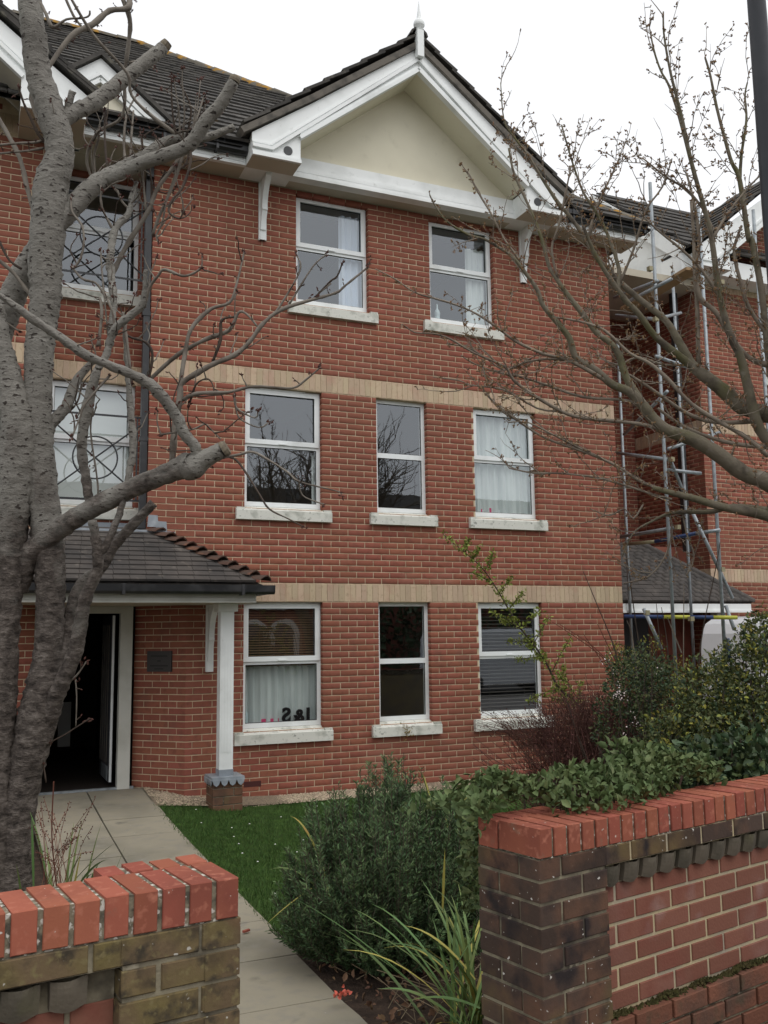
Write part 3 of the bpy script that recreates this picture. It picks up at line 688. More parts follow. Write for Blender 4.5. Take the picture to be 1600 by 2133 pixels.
# left wing gable barge
XLc = -4.41
lb = MB(); P = [(-2.87, 7.5), (-2.19, 7.5), (-2.19, 7.79), (-2.95, zou(.45)-.02), (XLc, ouA), (XLc, inA), (-2.87, 7.83)]
lb.prism(P, YG-.03, YG+.005); lbo = lb.build('bargeboard', MT['trim'], BLD)
for pth, w, dy in (([(XLc, inA), (-2.87, 7.83)], .045, .03), ([(XLc, inA+.15), (-2.44, 7.60), (-2.19, 7.60)], .04, .028), ([(XLc, inA+.212), (-2.425, 7.665), (-2.19, 7.665)], .022, .014), ([(-2.87, 7.5), (-2.19, 7.5)], .045, .026)):
    strip(pth, w, YG-.03-dy, YG-.028).build('moulding', MT['trim'], lbo)
MB().prism([(-2.868, 7.502), (-2.192, 7.502), (-2.192, 7.78), (-2.868, 7.83)], YG+.005, .03).build('eaves_box', MT['trim'], BLD)
MB().box(-2.866, -2.194, YG-.028, .0, 7.4965, 7.5018).build('soffit', MT['soffit'], BLD)
q = MB(); q.quad((XLc, YG, inA), (-2.87, YG, 7.83), (-2.87, .02, 7.83), (XLc, .02, inA)); q.build('gable_soffit', MT['soffit'], BLD)
lr = MB(); lr.prism([(-2.04, 7.745), (XLc, ouA), (XLc, ouA+.1), (-2.0, 7.81)], YG-.09, 3.5); lr.build('wing_roof', MT['tile'], roof)
lt = []
dn = np.array([1.0, 0, -.76]); dn = dn/np.linalg.norm(dn); nn = np.array([.76, 0, 1.0]); nn = nn/np.linalg.norm(nn)
for i in range(9):
    c0 = np.array([XLc, 0, ouA+.14])+dn*(i*.318+.16)
    for j in range(6): lt.append((np.array([c0[0], YG+.05+.3*j, c0[2]]), np.array([0, -1.0, 0]), -dn, nn, .294, .385))
tiles(lt, roof, MT['tile'], 54)

# ---- rainwater pipe in the recess corner
dp = MB(); dp.box(-1.425, -1.350, .02, .095, 3.08, 7.30); dp.prism([(-1.425, 7.30), (-1.35, 7.30), (-1.35, 7.5), (-1.425, 7.5)], -.05, .095)
dpo = dp.build('downpipe', MT['gutter'], BLD)
for z in (4.1, 5.6, 6.9): MB().box(-1.437, -1.341, .012, .10, z, z+.05).build('pipe_clip', MT['gutter'], dpo)
# ---- iron grilles across the recess
def grille(zb_, zt_, zc_, r_):
    y = .06; xa, xb = -2.5, XL; q = .011; g_ = MB()
    g_.box(xa, xb, y-.006, y+.006, zt_-.011, zt_+.011); g_.box(xa, xb, y-.006, y+.006, zb_-.011, zb_+.011)
    rail = g_.build('grille', MT['iron'], BLD)
    cx = -1.92
    for sx in (-1, 1): MB().tube([(cx+sx*.60, y, zc_+.50), (cx-sx*.60, y, zc_-.50)], .010, 6).build('bar', MT['iron'], rail)
    pts = [(cx+r_*math.cos(a), y-.012, zc_+r_*math.sin(a)) for a in np.linspace(0, 2*math.pi, 41)]
    MB().tube(pts, .010, 6, cap=False).build('ring', MT['iron'], rail)
    MB().box(-1.47, -1.452, y-.006, y+.006, zb_, zt_).build('bar', MT['iron'], rail)
grille(3.40, 4.375, 3.875, .243); grille(6.03, 7.0, 6.50, .238)

# ================================================================== PORCH (part of the building)
PX0, PX1, PE = -3.57, -.26, -1.0
po = MB(); cxm = (PX0+PX1)/2; PT = 1.03
def pz(y): return 2.415+(y-PE)*.60
po.quad((PX0, PE, pz(PE)-.02), (PX1, PE, pz(PE)-.02), (PX1-PT, .05, pz(.05)-.02), (PX0+PT, .05, pz(.05)-.02))
po.quad((PX1, PE, pz(PE)-.02), (PX1, .02, pz(PE)-.02), (PX1-PT, .05, pz(.05)-.02), (PX1-PT, .05, pz(.05)-.02))
po.quad((PX0, PE, pz(PE)-.02), (PX0+PT, .05, pz(.05)-.02), (PX0+PT, .05, pz(.05)-.02), (PX0, .02, pz(PE)-.02))
porch = po.build('porch_roof', MT['ptile'], BLD)
pt_ = []; sl = math.sqrt(1+.36); upv = np.array([0, 1, .6])/sl; nv = np.array([0, -.6, 1])/sl; nC = 11; gg_ = 1.05*sl/nC
for k in range(nC):
    y = PE+k*gg_/sl; tfr = (y+gg_/sl-PE)/1.05; xr = PX1-tfr*PT; xl = PX0+tfr*PT
    x = xl-(.08 if k % 2 else 0)
    while x < xr-.02:
        a, b = max(x, xl), min(x+.165, xr+.03)
        if b-a > .05: pt_.append((np.array([(a+b)/2, y, pz(y)-.006])+upv*.085, UX, upv, nv, b-a-.004, .19))
        x += .165
def ptv(t_): return t_
for c, u, up_, n, w_, l in pt_:
    k = ('p', round(w_, 2))
    if k not in BMESH:
        me = bpy.data.meshes.new('roof_tile'); me.from_pydata([tuple(p) for p in tile_verts(np.zeros(3), UX, np.array([0,1.0,0]), np.array([0,0,1.0]), w_, l, .026, .115)], [], TF); me.materials.append(MT['ptile']); BMESH[k] = me
    Rm = Matrix((u, up_, n)).transposed()
    link('roof_tile', BMESH[k], porch, loc=c+n*random.uniform(-.002, .002), rot=(Rm @ Matrix.Rotation(random.uniform(-.015, .015), 3, 'X')).to_euler())
# bonnet hip tiles climbing the right hip
A = np.array([PX1+.02, PE+.02, pz(PE)+.03]); B = np.array([PX1-PT, .06, pz(.05)+.05]); d = (B-A)/11; tdir = d/np.linalg.norm(d)
sv = np.cross(tdir, [0, 0, 1]); sv = sv/np.linalg.norm(sv); vv = np.cross(sv, tdir)
for i in range(11):
    a = A+d*i; b = a+tdir*.21; P = []
    for p, rr, lift in ((a-tdir*.02, .135, .035), (b, .085, -.030)):
        for ri, ex in ((rr, 0), (rr-.016, -.016)):
            for j in range(9):
                an = math.pi*(.06+.88*j/8); q_ = 1-abs(j-4)/4; P.append(p+sv*ri*math.cos(an)*.95+vv*((rr*.50+ex)*(.35*math.sin(an)+.65*q_)+lift-.032))
    F = []
    for j in range(8):
        F.append((j, j+1, 18+j+1, 18+j)); F.append((9+j, 27+j, 27+j+1, 9+j+1)); F.append((j, 9+j, 9+j+1, j+1)); F.append((18+j, 18+j+1, 27+j+1, 27+j))
    F += [(0, 18, 27, 9), (8, 17, 35, 26)]
    MB().add(P, F).build('hip_tile', MT['hip'], porch, smooth=False)
# lead: flat behind the roof, upstand and stepped flashing
ld = MB(); ld.box(-2.5, XL+.02, .03, .49, 3.02, 3.05); ld.box(-2.5, XL, .475, .495, 3.05, 3.19); ld.box(-2.56, -1.23, -.03, .06, 3.035, 3.062)
ld.build('lead_flat', MT['lead'], porch)
for i, (x, z, w_, h_) in enumerate(((-1.335, 3.10, .125, .135), (-1.24, 3.045, .13, .12), (-1.13, 2.975, .12, .075), (-.99, 2.90, .09, .07), (-.86, 2.83, .08, .065), (-.73, 2.75, .08, .065), (-.60, 2.68, .08, .06))):
    m_ = MB(); m_.prism([(x, z), (x+w_, z), (x+w_-.01, z+h_), (x+.012, z+h_+.004)], -.010-.001*i, .004); m_.build('lead_flashing', MT['lead'], porch)
# gutter, fascia, soffit
def gprof(y, z): return [(y, z+.095), (y, z+.02), (y-.03, z), (y-.085, z), (y-.112, z+.025), (y-.118, z+.095), (y-.106, z+.095), (y-.098, z+.03), (y-.08, z+.014), (y-.034, z+.014), (y-.014, z+.03), (y-.014, z+.095)]
pg = MB(); pg.prism_x(gprof(-1.0, 2.292), PX0-.05, PX1+.105); pgo = pg.build('gutter', MT['gutter'], porch)
MB().box(PX1-.005, PX1+.108, -1.0, -.03, 2.300, 2.385).build('gutter_return', MT['gutter'], porch)
for x in (-.52, -1.75, -2.75): MB().box(x, x+.03, -1.126, -.99, 2.283, 2.393).build('gutter_bracket', MT['gutter'], porch)
pf = MB()
for z0, z1, y in ((2.205, 2.225, -.995), (2.225, 2.232, -.978), (2.232, 2.252, -.990), (2.252, 2.258, -.975), (2.258, 2.385, -.985)): pf.box(PX0+.08, PX1-.07, y, -.95, z0, z1)
pf.box(PX1-.10, PX1-.07, -.952, -.02, 2.205, 2.36)
pf.build('fascia', MT['doorframe'], porch)
ps = MB(); ps.box(PX0+.08, PX1-.09, -.952, -.01, 2.21, 2.22); ps.box(-2.5, -.9, -.012, .49, 2.2115, 2.2205)
ps.build('soffit', MT['soffit'], porch)
bracket(-.650, -.560, 1.45, 2.21, .33, porch)
# post on its brick plinth
PXa, PXb, PYa, PYb = -.640, -.492, -.685, -.545
p_ = MB(); p_.box(PXa, PXb, PYa, PYb, .44, 2.12); p_.box(PXa-.035, PXb+.035, PYa-.03, PYb+.03, 2.12, 2.208)
post = p_.build('post', MT['trim'], porch)
fl = MB()
for i in range(4):
    x = PXa+.017+i*.0325; fl.box(x, x+.017, PYa-.005, PYa+.001, .62, 1.78)
fl.build('fluting', MT['trim'], post)
MB().box(PXa-.004, PXb+.004, PYa-.006, PYb+.004, .37, .44).build('post_shoe', MT['lead'], post)
lc = MB(); lc.box(-.735, -.385, -.775, -.42, .345, .372)
for i in range(4):
    x = -.735+i*.0875; lc.prism([(x, .347), (x+.0875, .347), (x+.07, .30), (x+.044, .282), (x+.018, .30)], -.783, -.772)
for i in range(4):
    y = -.775+i*.0875; lc.prism_x([(y, .347), (y+.0875, .347), (y+.07, .30), (y+.044, .282), (y+.018, .30)], -.744, -.734)
lc.build('lead_cap', MT['lead'], post)
pl = MB(); pl.box(-.714, -.406, -.744, -.44, -.05, .345); plo = pl.build('plinth', MT['darkmortar'], porch)
pb = BrickPool()
MT['plbrick'] = mat('plinth_brown', (.155, .083, .052), .9, .15, [((.09,.055,.04), 6, .45, .7), ((.13,.11,.05), 4, .6, .8)], (70, .4, .004), .15)
pb.add(courses((-.72, -.75, 0), UX, 0, .32, -.075, .345, par=0, c_h=.085), UX, NF, MT['plbrick'], plo, .1)
pb.add(courses((-.72, -.43, 0), ur, 0, .32, -.075, .345, par=1, c_h=.085), ur, nr, MT['plbrick'], plo, .1)
pb.flush(100)
# door frame, leaf, hall
df = MB(); df.box(-1.545, -1.408, .40, .53, .10, 2.21); df.box(-2.62, -2.46, .40, .53, .10, 2.21); df.box(-2.46, -1.545, .42, .53, 2.13, 2.21); df.box(-2.46, -1.98, .41, .50, 2.065, 2.13)
dfo = df.build('door_frame', MT['doorframe'], BLD)
dl = MB(); a = np.array([-1.598, .60, 0]); b = np.array([-1.602, 1.40, 0]); dv = (b-a)/np.linalg.norm(b-a); dnn = np.array([-dv[1], dv[0], 0])
dl.obox((a+b)/2+np.array([0, 0, 1.16]), dv, -dnn, np.linalg.norm(b-a), .045, 1.90)
door = dl.build('door', MT['door'], BLD)
for k in (.18, .38, .58, .78):
    c_ = a+dv*k*.93; MB().obox(c_+dnn*.026+np.array([0, 0, 1.2]), dv, -dnn, .012, .008, 1.6).build('moulding', MT['vergem'], door)
MB().obox(a-dv*.006+np.array([0, 0, 1.16]), dnn, dv, .026, .010, 1.9).build('edge_strip', MT['upvc'], door)
MB().obox(a+dv*.3+dnn*.027+np.array([0, 0, .30]), dv, -dnn, .5, .006, .16).build('kick_plate', MT['galv'], door)
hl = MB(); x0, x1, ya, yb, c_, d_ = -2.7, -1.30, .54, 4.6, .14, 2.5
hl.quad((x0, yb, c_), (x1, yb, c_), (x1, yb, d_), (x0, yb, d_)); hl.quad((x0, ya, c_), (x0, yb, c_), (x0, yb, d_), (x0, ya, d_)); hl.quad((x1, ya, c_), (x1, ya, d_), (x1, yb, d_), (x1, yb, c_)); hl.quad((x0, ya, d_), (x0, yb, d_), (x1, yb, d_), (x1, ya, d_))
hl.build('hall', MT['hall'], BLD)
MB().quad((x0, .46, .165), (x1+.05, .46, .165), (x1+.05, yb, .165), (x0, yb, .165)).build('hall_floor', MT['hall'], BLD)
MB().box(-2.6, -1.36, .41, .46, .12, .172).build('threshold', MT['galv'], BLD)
tag(MB().box(-2.02, -1.86, 2.6, 2.7, .42, 1.0).build('notice_panel', MT['room_pale']), 'pale panel standing in the dark hall behind the open door', 'panel')
# plaque on the splayed wall
pc = np.array([-1.37, .5, 0])+us*.36+ns*.012+np.array([0, 0, 1.575])
pq = tag(MB().obox(pc, us, -ns, .33, .022, .235).build('wall_plaque', MT['plaque']), 'dark slate plaque fixed to the brick wall beside the door', 'plaque')
for z, w_ in ((.06, .22), (.005, .05), (-.05, .24), (-.085, .12)):
    MB().obox(pc+ns*.012+np.array([0, 0, z]), us, -ns, w_, .003, .018).build('lettering', MT['plaque_txt'], pq)

# ---- things standing in the windows
def curtain(x0, x1, y, z0, z1, amp=.018, lam=.10, seed=0):
    r_ = random.Random(seed); n = max(8, int((x1-x0)/.012)); vs = []; fs = []
    ph = r_.random()*6
    for i in range(n+1):
        x = x0+(x1-x0)*i/n; yy = y+amp*math.sin(2*math.pi*x/lam+ph)+.4*amp*math.sin(2*math.pi*x/(lam*.43)+2*ph)
        vs += [(x, yy, z0), (x, yy*1.0, z1)]
    for i in range(n): fs.append((2*i, 2*i+2, 2*i+3, 2*i+1))
    return MB().add(vs, fs)
yc = YW+.10
tag(curtain(-.16, .75, YW+.13, .80, 1.55, seed=1).build('curtain', MT['curtain'], smooth=True), 'white net curtain behind the standing letters', 'curtain')
tag(curtain(2.98, 3.91, yc, 3.43, 4.83, .022, .13, 2).build('curtain', MT['curtain'], smooth=True), 'pale curtain filling the first-floor right window', 'curtain')
tag(curtain(1.10, 1.42, yc, 6.03, 7.35, .02, .1, 3).build('curtain', MT['curtain_blue'], smooth=True), 'bluish white curtain in the left top-floor window', 'curtain')
tag(curtain(2.99, 3.29, yc, 6.03, 7.2, .02, .1, 4).build('curtain', MT['curtain'], smooth=True), 'pale curtain in the right top-floor window', 'curtain')
tag(curtain(.71, .76, yc, 3.43, 4.1, .01, .06, 5).build('curtain', MT['curtain'], smooth=True), 'narrow edge of curtain in the first-floor left window', 'curtain')
MB_ = MB().box(-2.40, -1.44, 0.5+.085+.068, .5+.085+.072, 3.40, 4.86)
tag(MB_.build('roller_blind', MT['roller']), 'pale blind drawn down behind the lower iron grille', 'blind')
def blind(x0, x1, y, zs, tilt, matn, label):
    T = thing('venetian_blind', label, 'blind', ((x0+x1)/2, y, zs[0]))
    sm = MB().obox((0, 0, 0), (1, 0, 0), (0, math.cos(tilt), math.sin(tilt)), x1-x0, .034, .0025); me0 = None
    MB().box(x0, x1, y-.02, y+.02, zs[-1]+.025, zs[-1]+.06).build('head_rail', MT[matn], T)
    for z in zs:
        if me0 is None:
            o = sm.build('slat', MT[matn], T); me0 = o.data; o.location = Vector(((x0+x1)/2, y, z))-wl(T)
        else: link('slat', me0, T, loc=((x0+x1)/2, y, z))
    for f in (.2, .8): MB().box(x0+(x1-x0)*f-.002, x0+(x1-x0)*f+.002, y-.022, y-.019, zs[0], zs[-1]).build('cord', MT[matn], T)
blind(-.14, .73, yc-.02, list(np.arange(1.50, 2.16, .030)), .5, 'blind', 'brown slatted blind in the upper half of the window above the letters')
blind(3.0, 3.89, yc-.01, list(np.arange(.84, 2.18, .047)), .35, 'blind_grey', 'grey slatted blind covering the whole ground-floor right window')
# letters J & S facing into the room (mirrored from outside)
def letter(ch, x, z, size, label):
    cu = bpy.data.curves.new('letter', 'FONT'); cu.body = ch; cu.size = size; cu.extrude = .012; cu.offset = .008; cu.align_x = 'CENTER'
    o = bpy.data.objects.new('tmp', cu); COL.objects.link(o); dg = bpy.context.evaluated_depsgraph_get()
    me = bpy.data.meshes.new_from_object(o.evaluated_get(dg)); bpy.data.objects.remove(o); me.materials.clear(); me.materials.append(MT['black'])
    for v in me.vertices: v.co = Vector((-v.co.x, v.co.z, v.co.y))
    me.flip_normals()
    L = link('letter_ornament', me, loc=(x, YW+.075, z)); tag(L, label, 'letter'); return L
zl = .826
letter('S', .375, zl, .235, 'black standing letter S seen mirrored in the window'); letter('&', .535, zl, .20, 'black standing ampersand between the two letters'); letter('J', .650, zl, .22, 'black standing letter J seen mirrored in the window')
v = thing('flower_vase', 'dried flowers in a small vase behind the letter S', 'vase', (.33, YW+.20, .826))
MB().lathe((.33, YW+.20, .826), [(.02, 0), (.028, .05), (.022, .12), (.018, .15)], 10).build('vase', MT['whitecard'], v)
fl = MB()
for i in range(14):
    a = random.uniform(0, 6.28); rr = random.uniform(.02, .07); fl.tube([(.33, YW+.2, .93), (.33+rr*math.cos(a), YW+.2+.3*rr*math.sin(a), 1.03+random.uniform(0, .08))], [.003, .008], 4)
fl.build('sprigs', MT['sprig'], v)
tag(MB().box(.08, .30, YW+.13, YW+.22, .826, .868).build('pink_box', MT['pink']), 'flat pink box on the sill left of the letters', 'box')
tag(MB().lathe((-.105, YW+.15, .826), [(.026, 0), (.028, .06), (.024, .11), (.01, .15), (.012, .18)], 10).build('pale_bottle', MT['palebottle']), 'pale bottle in the left corner of the letters window', 'bottle')
tag(MB().lathe((-.045, YW+.17, .826), [(.028, 0), (.03, .05), (.026, .09), (.012, .11)], 10).build('brown_jar', MT['brownbottle']), 'brown jar beside the pale bottle on the sill', 'jar')
tag(MB().lathe((2.555, YW+.15, 6.045), [(.038, 0), (.045, .05), (.035, .12), (.042, .17), (.032, .20), (.014, .235), (.010, .30)], 12).build('pale_bottle', MT['palebottle']), 'pale bottle standing in the right top-floor window', 'bottle')
for i, (x, w_, h_, mt_, lb_) in enumerate(((3.13, .05, .10, 'pink', 'small pink card in the curtained first-floor window'), (3.21, .12, .085, 'whitecard', 'white card beside the pink cards in the curtained window'), (3.29, .03, .12, 'pink', 'narrow pink stick between the white cards'), (3.38, .16, .10, 'whitecard', 'widest white card in the curtained first-floor window'), (3.53, .10, .075, 'whitecard', 'white card rightmost on the curtained window sill'))):
    tag(MB().box(x-w_/2, x+w_/2, YW+.10+.006*i, YW+.104+.006*i, 3.42, 3.42+h_).build('greeting_card', MT[mt_]), lb_, 'card')
# ================================================================== GROUND
def hz(y):
    ys = [-30, -6.3, -4, -2.8, -1.8, -.55, .46]; zs = [-.02, -.02, 0, .02, .05, .095, .158]
    return float(np.interp(y, ys, zs))
g = MB(); g.quad((-600, -600, -.06), (600, -600, -.06), (600, 600, -.06), (-600, 600, -.06)); g.build('ground', MT['ground'], kind='structure')
def sheet(name, x0, x1, ys, zf, material):
    m_ = MB(); xs = list(np.linspace(x0, x1, 14)); vs = [(x, y, zf(x, y)) for y in ys for x in xs]; n = len(xs); fs = []
    for j in range(len(ys)-1):
        for i in range(n-1): fs.append((j*n+i, j*n+i+1, (j+1)*n+i+1, (j+1)*n+i))
    return m_.add(vs, fs).build(name, material, kind='structure')
def gz(x, y):      # garden level right of the path
    t_ = max(0.0, min(1.0, (-.25-x)/.95)); return hz(y)*t_-.006
sheet('lawn', -1.27, 9, list(np.linspace(-5.05, -.42, 16)), gz, MT['lawn'])
sheet('planting_bed', -1.27, 9, list(np.linspace(-8.2, -5.0, 12)), lambda x, y: gz(x, y)+.004+.03*max(0, min(1, (-5.0-y)*2))*max(0, min(1, (x+1.27)*4)), MT['soil'])
sheet('gravel_strip', -1.27, 9, list(np.linspace(-.55, .46, 6)), lambda x, y: gz(x, y)+.014, MT['gravelbase'])
sheet('planting_bed', -9, -2.49, list(np.linspace(-8.2, .0, 12)), lambda x, y: -.005, MT['soil'])
# pebbles
V = []; F = []
def peb(c, r):
    b = len(V); a = random.uniform(0, 6.28)
    for k in range(5): an = a+k*2*math.pi/5; V.append((c[0]+r*math.cos(an), c[1]+r*.75*math.sin(an), c[2]+r*.1))
    V.append((c[0], c[1], c[2]+r*.75))
    for k in range(5): F.append((b+k, b+(k+1) % 5, b+5))
for i in range(5200):
    x = random.uniform(-1.24, 1.6) if random.random() < .85 else random.uniform(1.6, 4); y = random.uniform(-.56, -.004)
    if x < -.87 and y > -.02 : continue
    peb((x, y, gz(x, y)+.014), random.uniform(.006, .014))
for i in range(700):
    s_ = random.uniform(0, .5); p = np.array([-.87-s_, s_, 0])-np.array([.7, .7, 0])*random.uniform(.0, .35)
    if p[0] > -1.27: peb((p[0], p[1], gz(p[0], p[1])+.014), random.uniform(.006, .014))
npmesh('gravel', V, F, MT['pebble'], kind='stuff', loops=3); bpy.data.objects['gravel']['label'] = 'beige gravel along the foot of the brick wall'
# path of concrete slabs
pj = MB(); ys = list(np.linspace(-8.6, .44, 40)); vs = [(x, y, hz(y)-.012) for y in ys for x in (-2.50, -1.245)]; pj.add(vs, [(2*i, 2*i+1, 2*i+3, 2*i+2) for i in range(len(ys)-1)])
path = pj.build('path', MT['slabjoint'], kind='structure')
y = .40; row = 0
while y > -8.6:
    y1 = y-.70
    for (xa, xb) in ((-2.495, -1.875), (-1.867, -1.247)):
        dz = random.uniform(-.003, .003); t1 = random.uniform(-.002, .002); m_ = MB()
        za, zb = hz(y)+dz, hz(y1)+dz; j = .004
        vs = [(xa+j, y1+j, zb-.03), (xb-j, y1+j, zb-.03), (xb-j, y-j, za-.03), (xa+j, y-j, za-.03), (xa+j, y1+j, zb+t1), (xb-j, y1+j, zb-t1), (xb-j, y-j, za-t1), (xa+j, y-j, za+t1)]
        m_.add(vs, TF).build('slab', MT['slab'], path)
    y = y1
# street
sp_ = MB(); sp_.quad((-60, -13.2, -.024), (60, -13.2, -.024), (60, -8.05, -.024), (-60, -8.05, -.024)); sp_.build('pavement', MT['pavement'], kind='structure')
MB().box(-60, 60, -13.33, -13.2, -.16, -.022).build('kerb', MT['slab'], kind='structure')
rd = MB(); rd.quad((-60, -20.2, -.05), (60, -20.2, -.05), (60, -13.32, -.05), (-60, -13.32, -.05)); rd.build('road', MT['asphalt'], kind='structure')
sp_ = MB(); sp_.quad((-60, -23.0, -.02), (60, -23.0, -.02), (60, -20.2, -.02), (-60, -20.2, -.02)); sp_.build('pavement', MT['pavement'], kind='structure')

# ================================================================== GARDEN WALLS
def garden_wall(name, label, P0, ang, u_lo, u_hi, pier, ztop, mats, end_right, nd=.33, ledge=.43):
    """u runs along the wall, pier=(ua,ub), front normal n"""
    u = np.array([math.cos(ang), math.sin(ang), 0]); n = np.array([u[1], -u[0], 0]); P0 = np.array(P0, float)
    T = thing(name, label, 'wall', tuple(P0))
    CH = .0785; zc = ztop-.1025; zoff = zc-13*CH; mB, mM, pB, pM = mats
    def box(m_, ua, ub, n0, n1, z0, z1):   # n0<n1 measured backwards from the front plane
        vs = []
        for z in (z0, z1):
            for a, b in ((ua, n0), (ub, n0), (ub, n1), (ua, n1)): vs.append(P0+u*a-n*b+np.array([0, 0, z]))
        m_.add(vs, TF)
    # coping: core then one brick on edge after another
    m_ = MB(); box(m_, u_lo+.016, u_hi-.016, .008, .210, zc-.006, ztop-.006); box(m_, pier[0]+.016, pier[1]-.016, .2121, nd-.012, zc-.006, ztop-.007)
    cop = m_.build('coping', MT['copmortar'], T)
    k = 0; a = u_lo
    meA = None
    N_ = int(round((u_hi-u_lo)/.075)); pt = (u_hi-u_lo)/N_
    for i in range(N_):
        c = P0+u*(u_lo+(i+.5)*pt)-n*0+np.array([0, 0, zc+.05125])
        if meA is None: meA = brick_mesh(.0615, .1015, .214, MT['coping'], .0025)
        link('coping_brick', meA, cop, loc=c+n*random.uniform(-.003, .003)+np.array([0, 0, random.uniform(-.0015, .0015)]), rot=(random.uniform(-.006, .006), random.uniform(-.012, .012), ang+random.uniform(-.012, .012)))
    nb = int(round((pier[1]-pier[0])/.075)); meB = brick_mesh(.0615, .1015, .103, MT['coping'], .0025)
    for i in range(nb):
        c = P0+u*(pier[0]+(i+.5)*(pier[1]-pier[0])/nb)-n*.2245+np.array([0, 0, zc+.05125])
        link('coping_brick', meB, cop, loc=c+np.array([0, 0, random.uniform(-.002, .001)]), rot=(random.uniform(-.006, .006), random.uniform(-.012, .012), ang+random.uniform(-.01, .01)))
    # pier
    m_ = MB(); box(m_, pier[0]+.006, pier[1]-.006, .006, nd-.006, -.05, zc-.005); po_ = m_.build('pier', MT[mM], T)
    bp = BrickPool(); o = P0+np.array([0, 0, zoff])
    bp.add(courses(o, u, pier[0], pier[1], -.0785, 13*CH, c_h=CH, du=pier[0]+(.0 if not end_right else .1), par=1, gap=.013), u, n, MT[mB], po_, .1)
    if end_right:
        e = o+u*pier[1]; bp.add(courses(e, -n*1.0*-1*-1, 0, nd, -.0785, 13*CH, c_h=CH, par=0, gap=.013), -n, u, MT[mB], po_, .1)
    else:
        e = o+u*pier[0]-n*nd; bp.add(courses(e, n, 0, nd, -.0785, 13*CH, c_h=CH, par=0, gap=.013), n, -u, MT[mB], po_, .1)
    # panel beside the pier: flush course, dentils, recessed bricks, plinth
    ua, ub = (pier[1], u_hi) if not end_right else (u_lo, pier[0])
    rec = .05
    m_ = MB(); box(m_, ua, ub, rec+.006, .205, -.05, zc-.005); box(m_, ua, ub, .006, rec+.03, zc-CH+.004, zc-.005)
    pa = m_.build('panel', MT[pM], T)
    bp.add(courses(o, u, ua, ub, 12*CH, 13*CH, c_h=CH, du=.05, gap=.013), u, n, MT[mB], pa, .1)
    bp.add(courses(o-n*rec, u, ua, ub, 0, 11*CH, c_h=CH, par=1, du=.12, gap=.014), u, n, MT[pB], pa, .1)
    x = ua+.012; wd = .090
    meD = None
    while x+wd < ub+.02:
        m_ = MB(); z1 = zc-CH-.004-P0[2]; prof = []
        # block with a rounded belly, leaning out under the oversailing course
        nn_ = 7; vs = []; fs = []
        for iz in range(6):
            tz = iz/5; zz = -.072*tz; bulge = .045*(1-.55*tz**1.5)
            for iu in range(nn_):
                tu = iu/(nn_-1); cu = bulge*(.55+.45*math.sin(math.pi*min(1, tu*1.15)))
                vs.append((x*0+wd*(tu-.5), -cu, zz-.010*math.sin(math.pi*tu)*tz))
        for iz in range(5):
            for iu in range(nn_-1): a_ = iz*nn_+iu; fs.append((a_, a_+nn_, a_+nn_+1, a_+1))
        b0 = len(vs)
        for iz in range(6):
            for uu in (-.5, .5): vs.append((wd*uu, .02, -.072*iz/5))
        for iz in range(5):
            fs.append((iz*nn_, b0+2*iz, b0+2*iz+2, (iz+1)*nn_)); fs.append((iz*nn_+nn_-1, (iz+1)*nn_+nn_-1, b0+2*iz+3, b0+2*iz+1))
        fs.append(tuple([5*nn_+i for i in range(nn_)]+[b0+11, b0+10]))
        if meD is None: meD = bpy.data.meshes.new('dentil'); meD.from_pydata(vs, [], fs); meD.materials.append(MT['dentil']); meD.update()
        link('dentil', meD, pa, loc=P0+u*(x+wd/2)-n*(rec-.004)+np.array([0, 0, zc-CH-.004]), rot=(0, random.uniform(-.03, .03), ang+random.uniform(-.03, .03)))
        x += .114
    # plinth ledge with moss
    zl_ = ledge-zoff-P0[2]; zl_ = round(zl_/CH)*CH
    bp.add(courses(o+n*.004, u, ua, ub, -.0785, zl_, c_h=CH, par=0, du=.03, gap=.013), u, n, MT['plinthbrick'], pa, .1)
    m_ = MB(); box(m_, ua, ub, .010, rec+.03, -.05, zoff+zl_-.012); m_.build('plinth_core', MT['darkmortar'], pa)
    V = []; F = []
    for i in range(int((ub-ua)*900)):
        s_ = random.uniform(ua, ub); q_ = abs(random.gauss(0, .016)); lump = .5+.5*math.sin(s_*21+1.3*math.sin(s_*7))
        if random.random() > .25+.75*lump: continue
        c = P0+u*s_-n*(rec-.004-q_)+np.array([0, 0, zoff+zl_-.004+random.uniform(0, .016)*lump]); r_ = random.uniform(.004, .011); b = len(V)
        for k_ in range(4): an = k_*1.57+random.random(); V.append(tuple(c+np.array([r_*math.cos(an), r_*math.sin(an), -r_*.3])))
        V.append(tuple(c+np.array([0, 0, r_*1.1])))
        for k_ in range(4): F.append((b+k_, b+(k_+1) % 4, b+4))
    if V: npmesh('moss', V, F, MT['moss'], pa, kind='stuff', loops=3)
    bp.flush(300)
    return u, n, P0
garden_wall('garden_wall', 'sooty brick garden wall with red coping and mossy ledge right of the path', (-1.205, -7.758, 0), R(12.2), 0, 7.5, (0, .3575), 1.15, ('darkbrick', 'darkmortar', 'panelbrick', 'panelmortar'), False)
garden_wall('garden_wall', 'algae-stained brick garden wall with red coping left of the path', (-2.389, -8.105, 0), R(8), -2.1, 0, (-.325, 0), 1.20, ('mossbrick', 'darkmortar', 'panelbrick', 'darkmortar'), True, ledge=.30)

